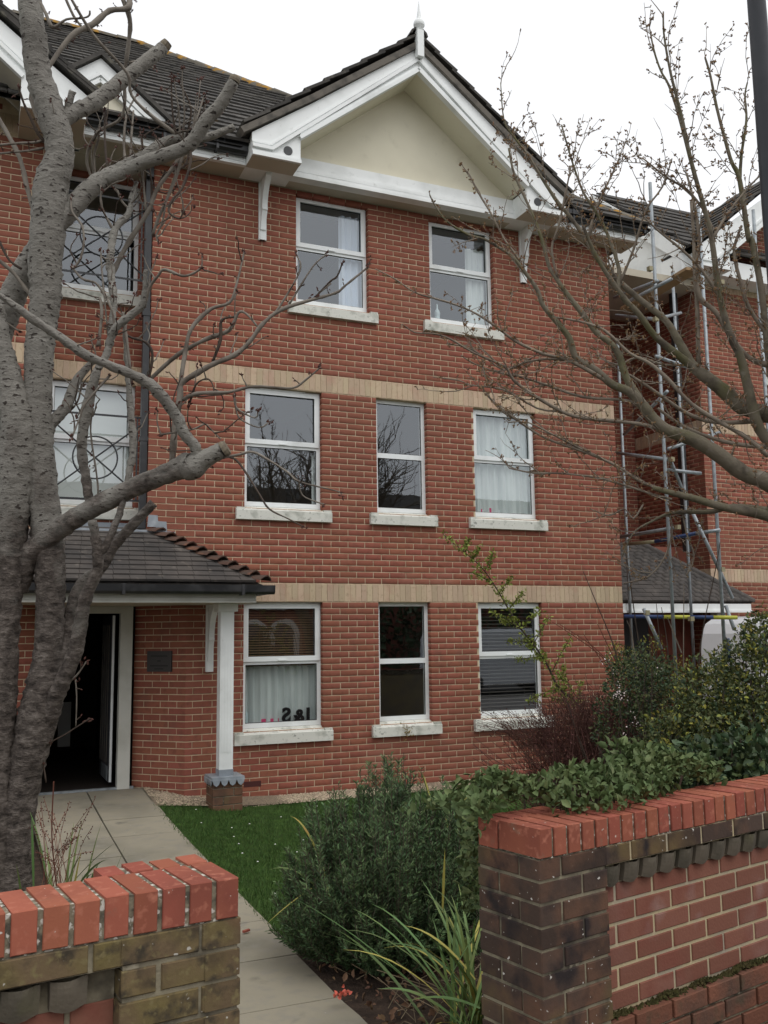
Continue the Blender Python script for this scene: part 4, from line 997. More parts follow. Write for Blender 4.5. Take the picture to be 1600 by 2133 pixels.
# ================================================================== RIGHT-HAND BUILDING
RB = thing('apartment_building', 'neighbouring red brick apartment block behind the scaffolding at the right', 'building', (10, 1.6, .3))
DZ = .42; XF, YF = 8.42, 1.6
rp = BrickPool(); rs = BrickPool()
hw = [(10.05, 11.0, .75+DZ, 2.25+DZ), (10.05, 11.0, 3.375+DZ, 4.875+DZ), (10.05, 11.0, 6.0+DZ, 7.4+DZ)]
def rtop(u): return 8.35+.78*max(0.0, u-8.68)
rw = slab('wall', (0, YF, 0), UX, NF, XF, 13, -.1, 10.5, hw, MT['mortar'], RB, top=rtop)
o = (0, YF, DZ-.375)
rp.add(courses((0, YF, DZ), UX, XF, 13, -.45, 10.0, [(a, b, c-DZ, d-DZ) for a, b, c, d in hw], skip=[(2.25, 2.475), (4.875, 5.1), (7.5, 7.725)], par=0, top=lambda u: rtop(u)-DZ), UX, NF, MT['brick'], rw)
for z in (2.25, 4.875, 7.5): rs.add(soldier_band((0, YF, DZ), UX, NF, XF, 13, z), UX, NF, MT['buff'], rw)
uf = np.array([0, -1.0, 0]); nf = np.array([-1.0, 0, 0])
rfw = slab('wall', (XF, 7.6, 0), uf, nf, 0, 6.0, -.1, 8.4, [], MT['mortar'], RB)
rp.add(courses((XF, 7.6, DZ), uf, 0, 5.998, -.45, 7.95, skip=[(2.25, 2.475), (4.875, 5.1)], par=1), uf, nf, MT['brick'], rfw)
for z in (2.25, 4.875): rs.add(soldier_band((XF, 7.6, DZ), uf, nf, 0, 5.998, z), uf, nf, MT['buff'], rfw)
lkw = slab('wall', (0, 3.4, 0), UX, NF, 5.30, XF-.01, -.1, 8.2, [], MT['mortar'], RB)
rp.add(courses((0, 3.4, DZ), UX, 5.30, XF-.01, -.45, 7.5, par=0), UX, NF, MT['brick'], lkw)
rp.flush(300, 'brick', lambda b: -b[0][2]*0+np.linalg.norm(b[0]-CAMP)+(30 if (b[0][1] > 2.0 or b[0][0] > 9.6) else 0)); rs.flush(120, 'soldier_brick')
for a, b, c, d in hw:
    m_ = MB(); y = YF+.085
    m_.box(a, a+.05, y, y+.06, c, d); m_.box(b-.05, b, y, y+.06, c, d); m_.box(a+.05, b-.05, y, y+.06, c, c+.05); m_.box(a+.05, b-.05, y, y+.06, d-.05, d); zm = (c+d)/2+.05; m_.box(a+.05, b-.05, y, y+.06, zm, zm+.07)
    fr = m_.build('window', MT['upvc'], RB)
    MB().quad((a+.05, y+.02, c+.05), (b-.05, y+.02, c+.05), (b-.05, y+.02, d-.05), (a+.05, y+.02, d-.05)).build('pane', MT['glass'], fr)
    MB().box(a-.1, b+.1, YF-.05, YF+.08, c-.15, c-.005).build('sill', MT['sill'], fr)
    MB().box(a-.2, b+.2, y+.5, y+.52, c-.2, d+.2).build('room', MT['room'], fr)
# main roof of the block with a left gable end facing the gap
rr = MB(); ZE, YE2, XG = 8.42, 1.15, 7.85
rzz = lambda y: ZE+.84*(y-YE2)
YRR = 3.65; ZRR = rzz(YRR)
rr.quad((XG, YE2, ZE), (14, YE2, ZE), (14, YRR, ZRR), (XG, YRR, ZRR)); rr.quad((XG, YRR, ZRR), (14, YRR, ZRR), (14, 2*YRR-YE2, ZE), (XG, 2*YRR-YE2, ZE))
rroof = rr.build('roof', MT['tile'], RB)
tt = []; sn2 = math.sqrt(1+.84**2); up2 = np.array([0, 1, .84])/sn2; nm2 = np.array([0, -.84, 1])/sn2
for k in range(10):
    y = YE2+k*.335/sn2
    x = XG+.02+(.15 if k % 2 else 0)
    while x < 12: tt.append((np.array([x+.15, y, rzz(y)])+up2*.17, UX, up2, nm2, .292, .42)); x += .3
# bay roof, ridge running back: its left slope
YB = YF-.62; xb0 = 7.98; zb0 = 8.42
dn = np.array([-1.0, 0, -.8]); dn = dn/np.linalg.norm(dn); nn = np.array([-.8, 0, 1.0]); nn = nn/np.linalg.norm(nn)
for i in range(9):
    c0 = np.array([xb0, 0, zb0])-dn*(i*.335+.15)
    y = YB-.05; ymx = (c0[2]-ZE)/.84+YE2+.3
    while y < ymx: tt.append((np.array([c0[0], y+.15, c0[2]]), np.array([0, 1.0, 0])*-1*-1, -dn, nn, .292, .42)); y += .3
tiles(tt, rroof, MT['tile'], 160)
m_ = MB(); m_.quad((xb0, YB, zb0-.04), (xb0, 3.2, zb0-.04), (xb0+3, 3.2, zb0+2.36), (xb0+3, YB, zb0+2.36)); m_.build('bay_roof', MT['tile'], rroof)
# bay barge and box
bp_ = MB(); bp_.prism([(8.02, 8.03), (8.68, 8.03), (8.68, 8.33), (11.2, 8.33+.8*2.52), (11.2, 8.70+.8*2.52), (8.02, 8.42-.02)], YB, YB+.035); bo = bp_.build('bargeboard', MT['trim'], RB)
MB().box(8.022, 8.678, YB+.035, YF, 8.032, 8.33).build('eaves_box', MT['trim'], RB)
for p, w_ in (([(8.68, 8.33), (11.2, 8.33+.8*2.52)], .05), ([(8.02, 8.03), (8.68, 8.03)], .05), ([(8.02, 8.13), (8.3, 8.13), (11.2, 8.48+.8*2.52)], .04)):
    strip(p, w_, YB-.028, YB+.002).build('moulding', MT['trim'], bo)
MB().tube([(8.40, YB-.006, 8.20), (8.40, YB+.01, 8.20)], .05, 16).build('vent', MT['gutter'], RB)
MB().quad((8.68, YB+.02, 8.33), (11.2, YB+.02, 8.33+.8*2.52), (11.2, YF, 8.33+.8*2.52), (8.68, YF, 8.33)).build('gable_soffit', MT['soffit'], RB)
# gable end over the flank: verge board, tympanum, cornice
ve = MB(); ve.prism_x([(YE2, ZE-.02), (YRR, ZRR-.02), (YRR, ZRR-.34), (YE2+.25, ZE-.12)], XG-.02, XG+.02); ve.prism_x([(2*YRR-YE2, ZE-.02), (YRR, ZRR-.34), (YRR, ZRR-.02)], XG-.02, XG+.02)
ve.build('bargeboard', MT['trim'], RB)
MB().prism_x([(YE2+.3, ZE-.1), (YRR, ZRR-.2), (2*YRR-YE2-.3, ZE-.1)], XG+.15, XG+.2).build('gable_panel', MT['trim'], RB)
MB().box(XG-.01, XF+.1, YE2+.1, 2*YRR-YE2, ZE-.42, ZE-.08).build('cornice', MT['trim'], RB)
MB().box(XG+.0, XF, YE2+.12, 2*YRR-YE2, ZE-.43, ZE-.42).build('soffit', MT['soffit'], RB)
MB().box(XG+.4, 13, YB+.2, YF+.1, ZE-.40, ZE-.1).build('eaves_box', MT['trim'], RB)
# porch of that block
q_ = MB(); qx0, qx1, qe = 4.9, 8.62, .90
def qz(y): return 2.30+(y-qe)*.82
rpo = q_
q_.quad((qx0, qe, qz(qe)-.02), (qx1, qe, qz(qe)-.02), (qx1-1.15, 2.1, qz(2.1)-.02), (qx0, 2.1, qz(2.1)-.02)); q_.quad((qx1, qe, qz(qe)-.02), (qx1, 2.1, qz(qe)-.02), (qx1-1.15, 2.1, qz(2.1)-.02), (qx1-1.15, 2.1, qz(2.1)-.02))
rpr = q_.build('porch_roof', MT['ptile'], RB)
s3_ = math.sqrt(1+.82**2); u3 = np.array([0, 1, .82])/s3_; n3 = np.array([0, -.82, 1])/s3_; tq = []
for k in range(15):
    y = qe+k*.104/s3_*1.0
    xr = qx1-(y-qe)/1.2*1.15; x = qx0-(.08 if k % 2 else 0)
    while x < xr:
        b = min(x+.165, xr+.03); tq.append((np.array([(x+b)/2, y, qz(y)-.006])+u3*.085, UX, u3, n3, max(.05, b-x-.004), .19)); x += .165
tiles(tq, rpr, MT['ptile'], 150)
A = np.array([qx1, qe, qz(qe)+.03]); B = np.array([qx1-1.15, 2.1, qz(2.1)+.03]); caps(B, A, 11, .08, name='hip_tile', mat_='ptile', parent=rpr)
MB().box(qx0, qx1-.06, qe-.02, qe+.02, 2.13, 2.27).build('fascia', MT['trim'], rpr)
MB().box(qx0, qx1-.06, qe-.04, qe-.019, 2.13, 2.165).build('moulding', MT['trim'], rpr)
MB().box(qx0, XF, 2.1, 2.2, -.05, 3.3).build('porch_wall', MT['brick'], rpr)
MB().box(7.95, 8.12, 1.0, 1.16, .2, 2.13).build('post', MT['trim'], rpr)
MB().box(qx0, 7.4, 2.05, 2.09, .2, 2.1).build('porch_door', MT['door'], rpr)
MB().box(XF-.30, XF-.20, YF+.22, YF+.32, 3.2, 8.0).build('downpipe', MT['gutter'], RB)
MB().box(5.30, 8.41, 1.45, 7.0, 7.86, 7.98).build('shade_cover', MT['soffit'], RB)  # cover added over the gap to keep sky light off the flank wall

# ================================================================== SCAFFOLD
SC = thing('scaffold', 'galvanised tube scaffold with blue and yellow sleeves in the gap between the blocks', 'scaffold', (6.6, .2, 0))
def pole(p1, p2, r_=.024, m_='galv', name='pole', ext=(0, 0)):
    a = at(*p1); b = at(*p2); return MB().tube([a, b], r_, 10).build(name, MT[m_], SC, smooth=True)
def vpole(p_top, p_low, D, z_low=0.0, m_='galv'):
    a = at(p_top[0], p_top[1], D); b = at(p_low[0], p_low[1], D); b2 = np.array([(a[0]+b[0])/2, (a[1]+b[1])/2, z_low]); a2 = np.array([b2[0], b2[1], a[2]])
    return MB().tube([b2, a2], .0245, 10).build('pole', MT[m_], SC, smooth=True)
vpole((1353, 352), (1400, 1260), 12.6); vpole((1452, 402), (1505, 1260), 13.0); vpole((1288, 700), (1304, 1130), 14.5); vpole((1398, 560), (1416, 800), 15.2); vpole((1575, 420), (1600, 1000), 13.6)
for a, b, mm_ in (((1282, 943, 14.2), (1392, 957, 12.6), 'galv'), ((1288, 1119, 14.4), (1412, 1098, 12.8), 'galv'), ((1300, 1134, 14.2), (1365, 1128, 13.4), 'brassclamp'), ((1365, 1128, 13.4), (1450, 1111, 12.9), 'bluesleeve'), ((1450, 1111, 12.9), (1500, 1104, 12.7), 'galv'),
                 ((1442, 1066, 12.7), (1526, 1246, 12.9), 'galv'), ((1300, 1284, 12.4), (1383, 1285, 12.3), 'bluesleeve'), ((1383, 1285, 12.3), (1437, 1285.5, 12.25), 'yellowsleeve'), ((1437, 1285.5, 12.25), (1486, 1286, 12.2), 'bluesleeve'), ((1486, 1286, 12.2), (1536, 1286.5, 12.15), 'yellowsleeve'),
                 ((1341, 1268, 12.0), (1378, 1352, 12.0), 'galv'), ((1512, 1262, 12.6), (1530, 1312, 12.4), 'galv'), ((1284, 657, 14.4), (1366, 665, 12.7), 'galv'), ((1366, 665, 12.7), (1418, 652, 14.6), 'galv'), ((1366, 742, 12.6), (1432, 765, 13.0), 'galv'), ((1392, 935, 12.7), (1500, 900, 14), 'galv'), ((1385, 978, 12.7), (1460, 986, 12.9), 'galv'), ((1310, 628, 12.9), (1400, 580, 12.4), 'galv'), ((1396, 957, 12.6), (1430, 1040, 13.2), 'galv'),
                 ((1280, 620, 14.2), (1370, 585, 12.5), 'galv'), ((1300, 905, 14), (1390, 815, 12.6), 'galv'), ((1516, 1330, 12.5), (1520, 1372, 12.5), 'bluesleeve')):
    pole(a, b, .0245 if mm_ == 'galv' else .0265, mm_, 'pole' if mm_ == 'galv' else 'sleeve')
for p in ((1354, 560, 12.58), (1347, 1276, 12.0), (1440, 1289, 12.2), (1504, 1186, 12.7), (1399, 957, 12.58), (1503, 588, 12.9), (1412, 1098, 12.78), (1366, 665, 12.6)):
    c = at(*p); MB().obox(c, (1, 0, 0), (0, 1, 0), .06, .06, .06).build('coupler', MT['brassclamp'], SC)
bd = MB(); bd.obox(at(1370, 605, 13.2), (math.sin(.1), 1, 0), (1, 0, 0), 1.6, .22, .04); bd.build('board', mat('scaffold_board', (.30, .20, .11), .85, rand=.2), SC)

# ================================================================== VANS
def van(name, label, loc, rz, flip=1):
    T = thing(name, label, 'van', loc); Lx, W, H = 4.9, 1.95, 2.02
    prof = [(-2.45, .30), (-2.42, 1.0), (-2.40, 1.55), (-2.36, 1.78), (-2.28, 1.92), (-2.12, 1.995), (-1.9, 2.02), (.9, 2.02), (1.25, 1.97), (1.45, 1.86), (1.95, 1.16), (2.32, 1.02), (2.44, .85), (2.46, .42), (2.38, .30)]
    cs, sn_ = math.cos(rz), math.sin(rz)
    def X(p): return (loc[0]+p[0]*cs-p[1]*sn_, loc[1]+p[0]*sn_+p[1]*cs, loc[2]+p[2])
    secs = [(-W/2, .0), (-W/2+.03, .035), (-W/2+.12, .0), (W/2-.12, .0), (W/2-.03, .035), (W/2, .0)]
    m_ = MB(); n = len(prof); vs = []
    ins = [.10, .03, 0, 0, .03, .10]
    for (yy, _), k in zip([(-W/2, 0), (-W/2+.04, 0), (-W/2+.06, 0), (W/2-.06, 0), (W/2-.04, 0), (W/2, 0)], ins):
        for x, z in prof:
            s_ = 1-k*.35; vs.append(X((x*s_, yy, .30+(z-.30)*(1-k*.55) if z > 1.2 else z)))
    fs = []
    for j in range(5):
        for i in range(n): i2 = (i+1) % n; fs.append((j*n+i, j*n+i2, (j+1)*n+i2, (j+1)*n+i))
    fs.append(tuple(reversed(range(n)))); fs.append(tuple(range(5*n, 6*n)))
    m_.add(vs, fs).build('body', MT['van'], T)
    for sy in (-1, 1):
        yy = sy*(W/2+.004)
        MB().add([X((.55, yy, 1.18)), X((1.30, yy, 1.18)), X((1.08, yy, 1.68)), X((.55, yy, 1.72))], [(0,1,2,3)]).build('side_window', MT['vanglass'], T)
        MB().tube([X((1.42, sy*(W/2+.02), 1.25)), X((1.42, sy*(W/2+.16), 1.27))], .06, 8).build('mirror', MT['gutter'], T)
        for wx in (-1.45, 1.5):
            wv = MB().tube([X((wx, sy*(W/2-.2), .33)), X((wx, sy*(W/2+.012), .33))], .33, 20).build('wheel', MT['tyre'], T)
            MB().tube([X((wx, sy*(W/2+.0), .33)), X((wx, sy*(W/2+.022), .33))], .2, 14).build('rim', MT['galv'], wv)
    MB().add([X((1.50, -.75, 1.83)), X((1.96, -.82, 1.20)), X((1.96, .82, 1.20)), X((1.50, .75, 1.83))], [(0,1,2,3)]).build('windscreen', MT['vanglass'], T)
    for sy in (-1, 1): MB().obox(X((2.40, sy*.72, .82)), (cs, sn_, 0), (-sn_, cs, 0), .10, .26, .16).build('headlight', MT['whitecard'], T)
    return T
van('parked_van', 'white van parked beyond the shrubs at the right edge', (9.0, -.75, .02), R(8))
van('parked_van', 'pale van on the street, seen only as a reflection in the slatted-blind window', (12.6, -15.6, -.05), R(2))

# ================================================================== STREET LAMP POST
LP = thing('lamp_post', 'dark grey street lamp column leaning slightly at the upper right edge', 'lamp post', (1.03, -7.1, 0))
a0 = at(1571, -60, 5.2); a1 = at(1609, 430, 5.2); dv = (a1-a0)/np.linalg.norm(a1-a0)
base = a1+dv*((a1[2]+.02)/-dv[2] if dv[2] < 0 else 0); topp = a0-dv*1.2
MB().tube([base, base+(a1-base)*.28, base+(a1-base)*.30, a1, a0, topp], [.085, .085, .058, .056, .048, .044], 18).build('column', MT['lamp'], LP, smooth=True)
MB().tube([topp, topp+np.array([-.1, -.25, .25]), topp+np.array([-.3, -.7, .38])], [.044, .036, .034], 12).build('arm', MT['lamp'], LP, smooth=True)
MB().obox(topp+np.array([-.36, -.86, .37]), (1, 0, 0), (0, 1, 0), .2, .5, .1).build('lantern', MT['lamp'], LP)
MB().obox(base+(a1-base)*.12-np.array([0, .086, 0]), (1, 0, 0), (0, 1, 0), .09, .01, .5).build('hatch', MT['lamp'], LP)

# ================================================================== ACROSS THE STREET (seen in the glass)
OH = thing('terraced_house', 'brick house with white arched windows across the street, reflected in the letters window', 'house', (9, -24, 0))
m_ = MB(); m_.box(-6, 26, -32, -24, -.1, 5.9); ohw = m_.build('wall', mat('street_brick', (.21, .075, .055), .9, .1, [((.12,.05,.04), 3, .4, .7)]), OH)
m_ = MB(); m_.prism_x([(-23.7, 5.85), (-28, 8.3), (-32.3, 5.85)], -6.2, 26.2); m_.build('roof', MT['tile'], OH)
stn = mat('street_stone', (.62, .60, .55), .8)
for cx in (-2.5, 2.6, 7.3):
    for zz, hgt in ((0.75, 1.15), (3.4, 1.2)):
        for k in (-.62, .62):
            x = cx+k; r0, r1 = .40, .58; zs = zz+hgt; pts = []
            m_ = MB(); n = 10
            outer = [(x+r1*math.cos(a), zs+r1*math.sin(a)) for a in np.linspace(0, math.pi, n)]; inner = [(x+r0*math.cos(a), zs+r0*math.sin(a)) for a in np.linspace(0, math.pi, n)]
            for i in range(n-1): m_.prism([outer[i], outer[i+1], inner[i+1], inner[i]], -23.86, -23.99)
            m_.box(x-r1, x-r0, -23.99, -23.86, zz, zs); m_.box(x+r0, x+r1, -23.99, -23.86, zz, zs); m_.box(x-r1-.05, x+r1+.05, -23.99, -23.82, zz-.15, zz)
            fr = m_.build('window', stn, OH)
            MB().prism([(x-r0, zz)]+[(x+r0, zz)]+inner, -23.90, -23.96).build('pane', MT['vanglass'], fr)
    MB().box(cx-1.5, cx+1.5, -23.99, -23.90, 2.85, 3.05).build('string_course', stn, OH)
# ================================================================== TREES
def crs(pts, sub=4):
    P = [np.asarray(p, float) for p in pts]; out = []
    if len(P) < 3: return P
    for i in range(len(P)-1):
        p0, p1, p2, p3 = P[max(i-1, 0)], P[i], P[i+1], P[min(i+2, len(P)-1)]
        for k in range(sub):
            t_ = k/sub; out.append(.5*((2*p1)+(-p0+p2)*t_+(2*p0-5*p1+4*p2-p3)*t_**2+(-p0+3*p1-3*p2+p3)*t_**3))
    out.append(P[-1]); return out
def wob(pts, amp, sd):
    r_ = random.Random(sd); return [p+np.array([r_.uniform(-amp, amp), r_.uniform(-amp, amp), r_.uniform(-amp, amp)]) if 0 < i < len(pts)-1 else p for i, p in enumerate(pts)]
class Tree:
    def __init__(s, D0): s.D0 = D0; s.nodes = []; s.seed = 0
    def place(s, pts, drift=0.0, link_=True):
        """photo polyline (px,py,width) -> world points and radii, joined in depth to what it grows from"""
        D = s.D0
        if s.nodes and link_:
            best = None
            for e, q in ((0, pts[0]), (1, pts[-1])):
                k = min(s.nodes, key=lambda n: (n[0]-q[0])**2+(n[1]-q[1])**2); dd = (k[0]-q[0])**2+(k[1]-q[1])**2
                if best is None or dd < best[0]: best = (dd, k[2], e)
            if best[0] < 45**2: D = best[1]; end = best[2]
            else: end = 0
        else: end = 0
        seq = pts if end == 0 else list(reversed(pts))
        L = 0; W = []; Rr = []; px = []
        for i, (x, y, w_) in enumerate(seq):
            if i: L += math.hypot(x-seq[i-1][0], y-seq[i-1][1])
            d = D+drift*L/100.0; W.append(at(x, y, d)); Rr.append(w_*d/FPX/2); px.append((x, y, d))
        s.nodes += px
        for i in range(len(px)-1):
            for f in (.33, .66): s.nodes.append(tuple(px[i][k]*(1-f)+px[i+1][k]*f for k in range(3)))
        return W, Rr
def limb(mb, W, Rr, n=10, sub=4, rough=.06, sd=0):
    q = crs([np.append(p, r_) for p, r_ in zip(W, Rr)], sub); r0 = random.Random(sd)
    pts = [a[:3] for a in q]; rad = [max(.0034, a[3])*(1+r0.uniform(-rough, rough)) for a in q]
    mb.tube(pts, rad, n)
def bud(mb, c, d, L, r_):
    d = np.asarray(d, float); d = d/np.linalg.norm(d); a = np.cross(d, [.3, .5, .8]); a = a/np.linalg.norm(a); b = np.cross(d, a)
    P = [c-d*L*.5, c+d*L*.6]+[c+a*r_, c+b*r_, c-a*r_, c-b*r_]
    mb.add(P, [(0,3,2),(0,4,3),(0,5,4),(0,2,5),(1,2,3),(1,3,4),(1,4,5),(1,5,2)])

# ---- left tree, pollarded cherry
LT = Tree(5.0)
lt = thing('cherry_tree', 'multi-stemmed pollarded cherry with grey banded bark at the left edge', 'tree', tuple(at(25, 2010, 5.0)*np.array([1, 1, 0])))
main = [(62,-60,46),(62,0,48),(72,86,50),(81,155,52),(100,213,56),(119,275,58),(124,327,58),(108,378,69),(103,447,72),(94,550,68),(96,600,64),(92,650,60),(84,706,60),(80,775,58),(78,860,58),(80,940,62),(86,1010,66),(96,1090,64),(103,1160,62),(105,1230,58),(104,1300,56),(100,1360,58),(90,1430,70),(76,1500,80),(58,1580,74),(43,1660,70),(33,1750,72),(26,1850,80),(20,1960,96),(16,2060,125)]
left = [(2,640,30),(6,690,36),(22,760,42),(36,830,60),(46,895,70),(44,965,76),(38,1040,72),(30,1120,62),(26,1200,58),(22,1280,54),(16,1340,58),(10,1420,66),(4,1500,70),(0,1600,66),(-4,1750,70),(-8,1900,80),(-10,2050,100)]
upl = [(70,478,28),(52,512,38),(34,545,46),(14,592,54),(-8,645,58),(-30,720,60),(-40,900,60)]
def knobbly(mb, k):
    va = np.array(mb.v); f = np.sin(va[:, 0]*61+1)*np.sin(va[:, 1]*57)*np.sin(va[:, 2]*49)+.6*np.sin(va[:, 2]*113+va[:, 0]*90)
    va += rng.normal(0, k*.5, va.shape)+(f*k)[:, None]*np.array([1.0, -.6, .35]); mb.v = [tuple(p) for p in va]
for pts_, dz_, sd_, nm_ in ((main, 0, 4, 'trunk'), (left, -.05, 2, 'trunk'), (upl, .12, 5, 'stem')):
    mb = MB(); W, Rr = LT.place(pts_, 0, False); W = [w_+CF*dz_ for w_ in W]; limb(mb, W, Rr, 26, 8, .03, sd_); knobbly(mb, .0045); mb.build(nm_, MT['barkstem'], lt, smooth=True)
big = [([(118,268,30),(150,240,32),(192,213,33),(254,168,30),(303,131,28),(339,100,26)], .10), ([(128,256,14),(134,240,15),(151,191,14)], .0),
       ([(112,470,44),(137,443,42),(192,388,38),(247,357,33),(296,326,27),(337,299,21),(378,287,19),(433,285,17),(488,264,14)], .05),
       ([(225,374,26),(296,344,28),(344,323,29),(395,302,28),(430,254,28),(461,220,26),(487,170,23)], -.05),
       ([(34,1225,50),(48,1185,48),(69,1150,45),(137,1091,43),(192,1058,41),(275,1016,41),(344,988,41),(385,974,54),(402,971,56),(425,958,40),(462,938,34)], -.04),
       ([(104,1440,40),(118,1410,34),(128,1375,29),(137,1325,26),(151,1263,25),(172,1212,24),(210,1181,22),(237,1139,21),(275,1095,21),(320,1048,19)], .04),
       ([(84,1540,50),(98,1500,42),(108,1475,38),(118,1452,35),(137,1407,34),(160,1352,31),(168,1308,28),(182,1242,26),(203,1187,22),(203,1139,21),(192,1084,18)], -.05),
       ([(205,1150,15),(223,1136,16),(251,1057,13),(262,1010,10)], .05),
       ([(92,935,30),(107,888,26),(137,847,23),(155,796,20),(192,754,14)], .06), ([(186,1046,18),(179,998,20),(172,930,21),(186,844,23),(203,768,17)], -.03),
       ([(268,1010,14),(268,998,14),(278,930,15),(272,861,15),(268,792,12),(262,740,9),(258,660,8)], .05),
       ([(410,968,26),(405,930,23),(385,899,24),(364,861,24),(330,813,23),(296,792,21),(241,765,19),(172,737,19),(120,699,18),(69,662,16),(0,617,13),(-40,600,12)], -.08),
       ([(203,770,16),(227,723,15),(237,637,14),(230,569,16),(228,540,16),(237,481,15),(268,447,13),(275,412,10),(285,378,8)], .08), ([(228,720,14),(240,685,16),(275,658,16),(299,630,14),(304,562,8)], -.06)]
for i, (p, dr) in enumerate(big):
    mb = MB(); W, Rr = LT.place(p, dr); limb(mb, wob(W, .007, 700+i), Rr, 16, 7, .05, 20+i); knobbly(mb, .0028); b_o = mb.build('branch', MT['barkstem'], lt, smooth=True)
for c, d_, r_ in (((339,100), (350,88), .033), ((487,170), (491,160), .030), ((464,937), (474,931), .044)):
    D = min(LT.nodes, key=lambda n: (n[0]-c[0])**2+(n[1]-c[1])**2)[2]; a = at(*c, D); b = at(*d_, D); MB().tube([a, a+(b-a)*.5, b], [r_, r_, r_*.85], 12).build('sawn_end', MT['endgrain'], lt)
mb = MB()
for a, b in (((296,790),(335,812)), ((348,838),(380,890)), ((372,872),(405,925))):
    D = 4.93; A_ = at(*a, D-.03); B_ = at(*b, D-.03); mb.tube([A_, (A_+B_)/2-CF*.012, B_], [.006, .017, .005], 6)
mb.build('split_wood', MT['split'], lt)
kn = MB(); kc = at(393, 980, LT.nodes[-1][2]-.02)
for i in range(14):
    d = np.array([random.gauss(0, 1), random.gauss(0, 1), random.gauss(0, 1)]); d /= np.linalg.norm(d); kn.lathe(tuple(at(396, 965, 4.86)+d*.035), [(.012, -.03), (.03, -.012), (.03, .014), (.01, .03)], 7)
kn.build('knot', MT['barklow'], lt)
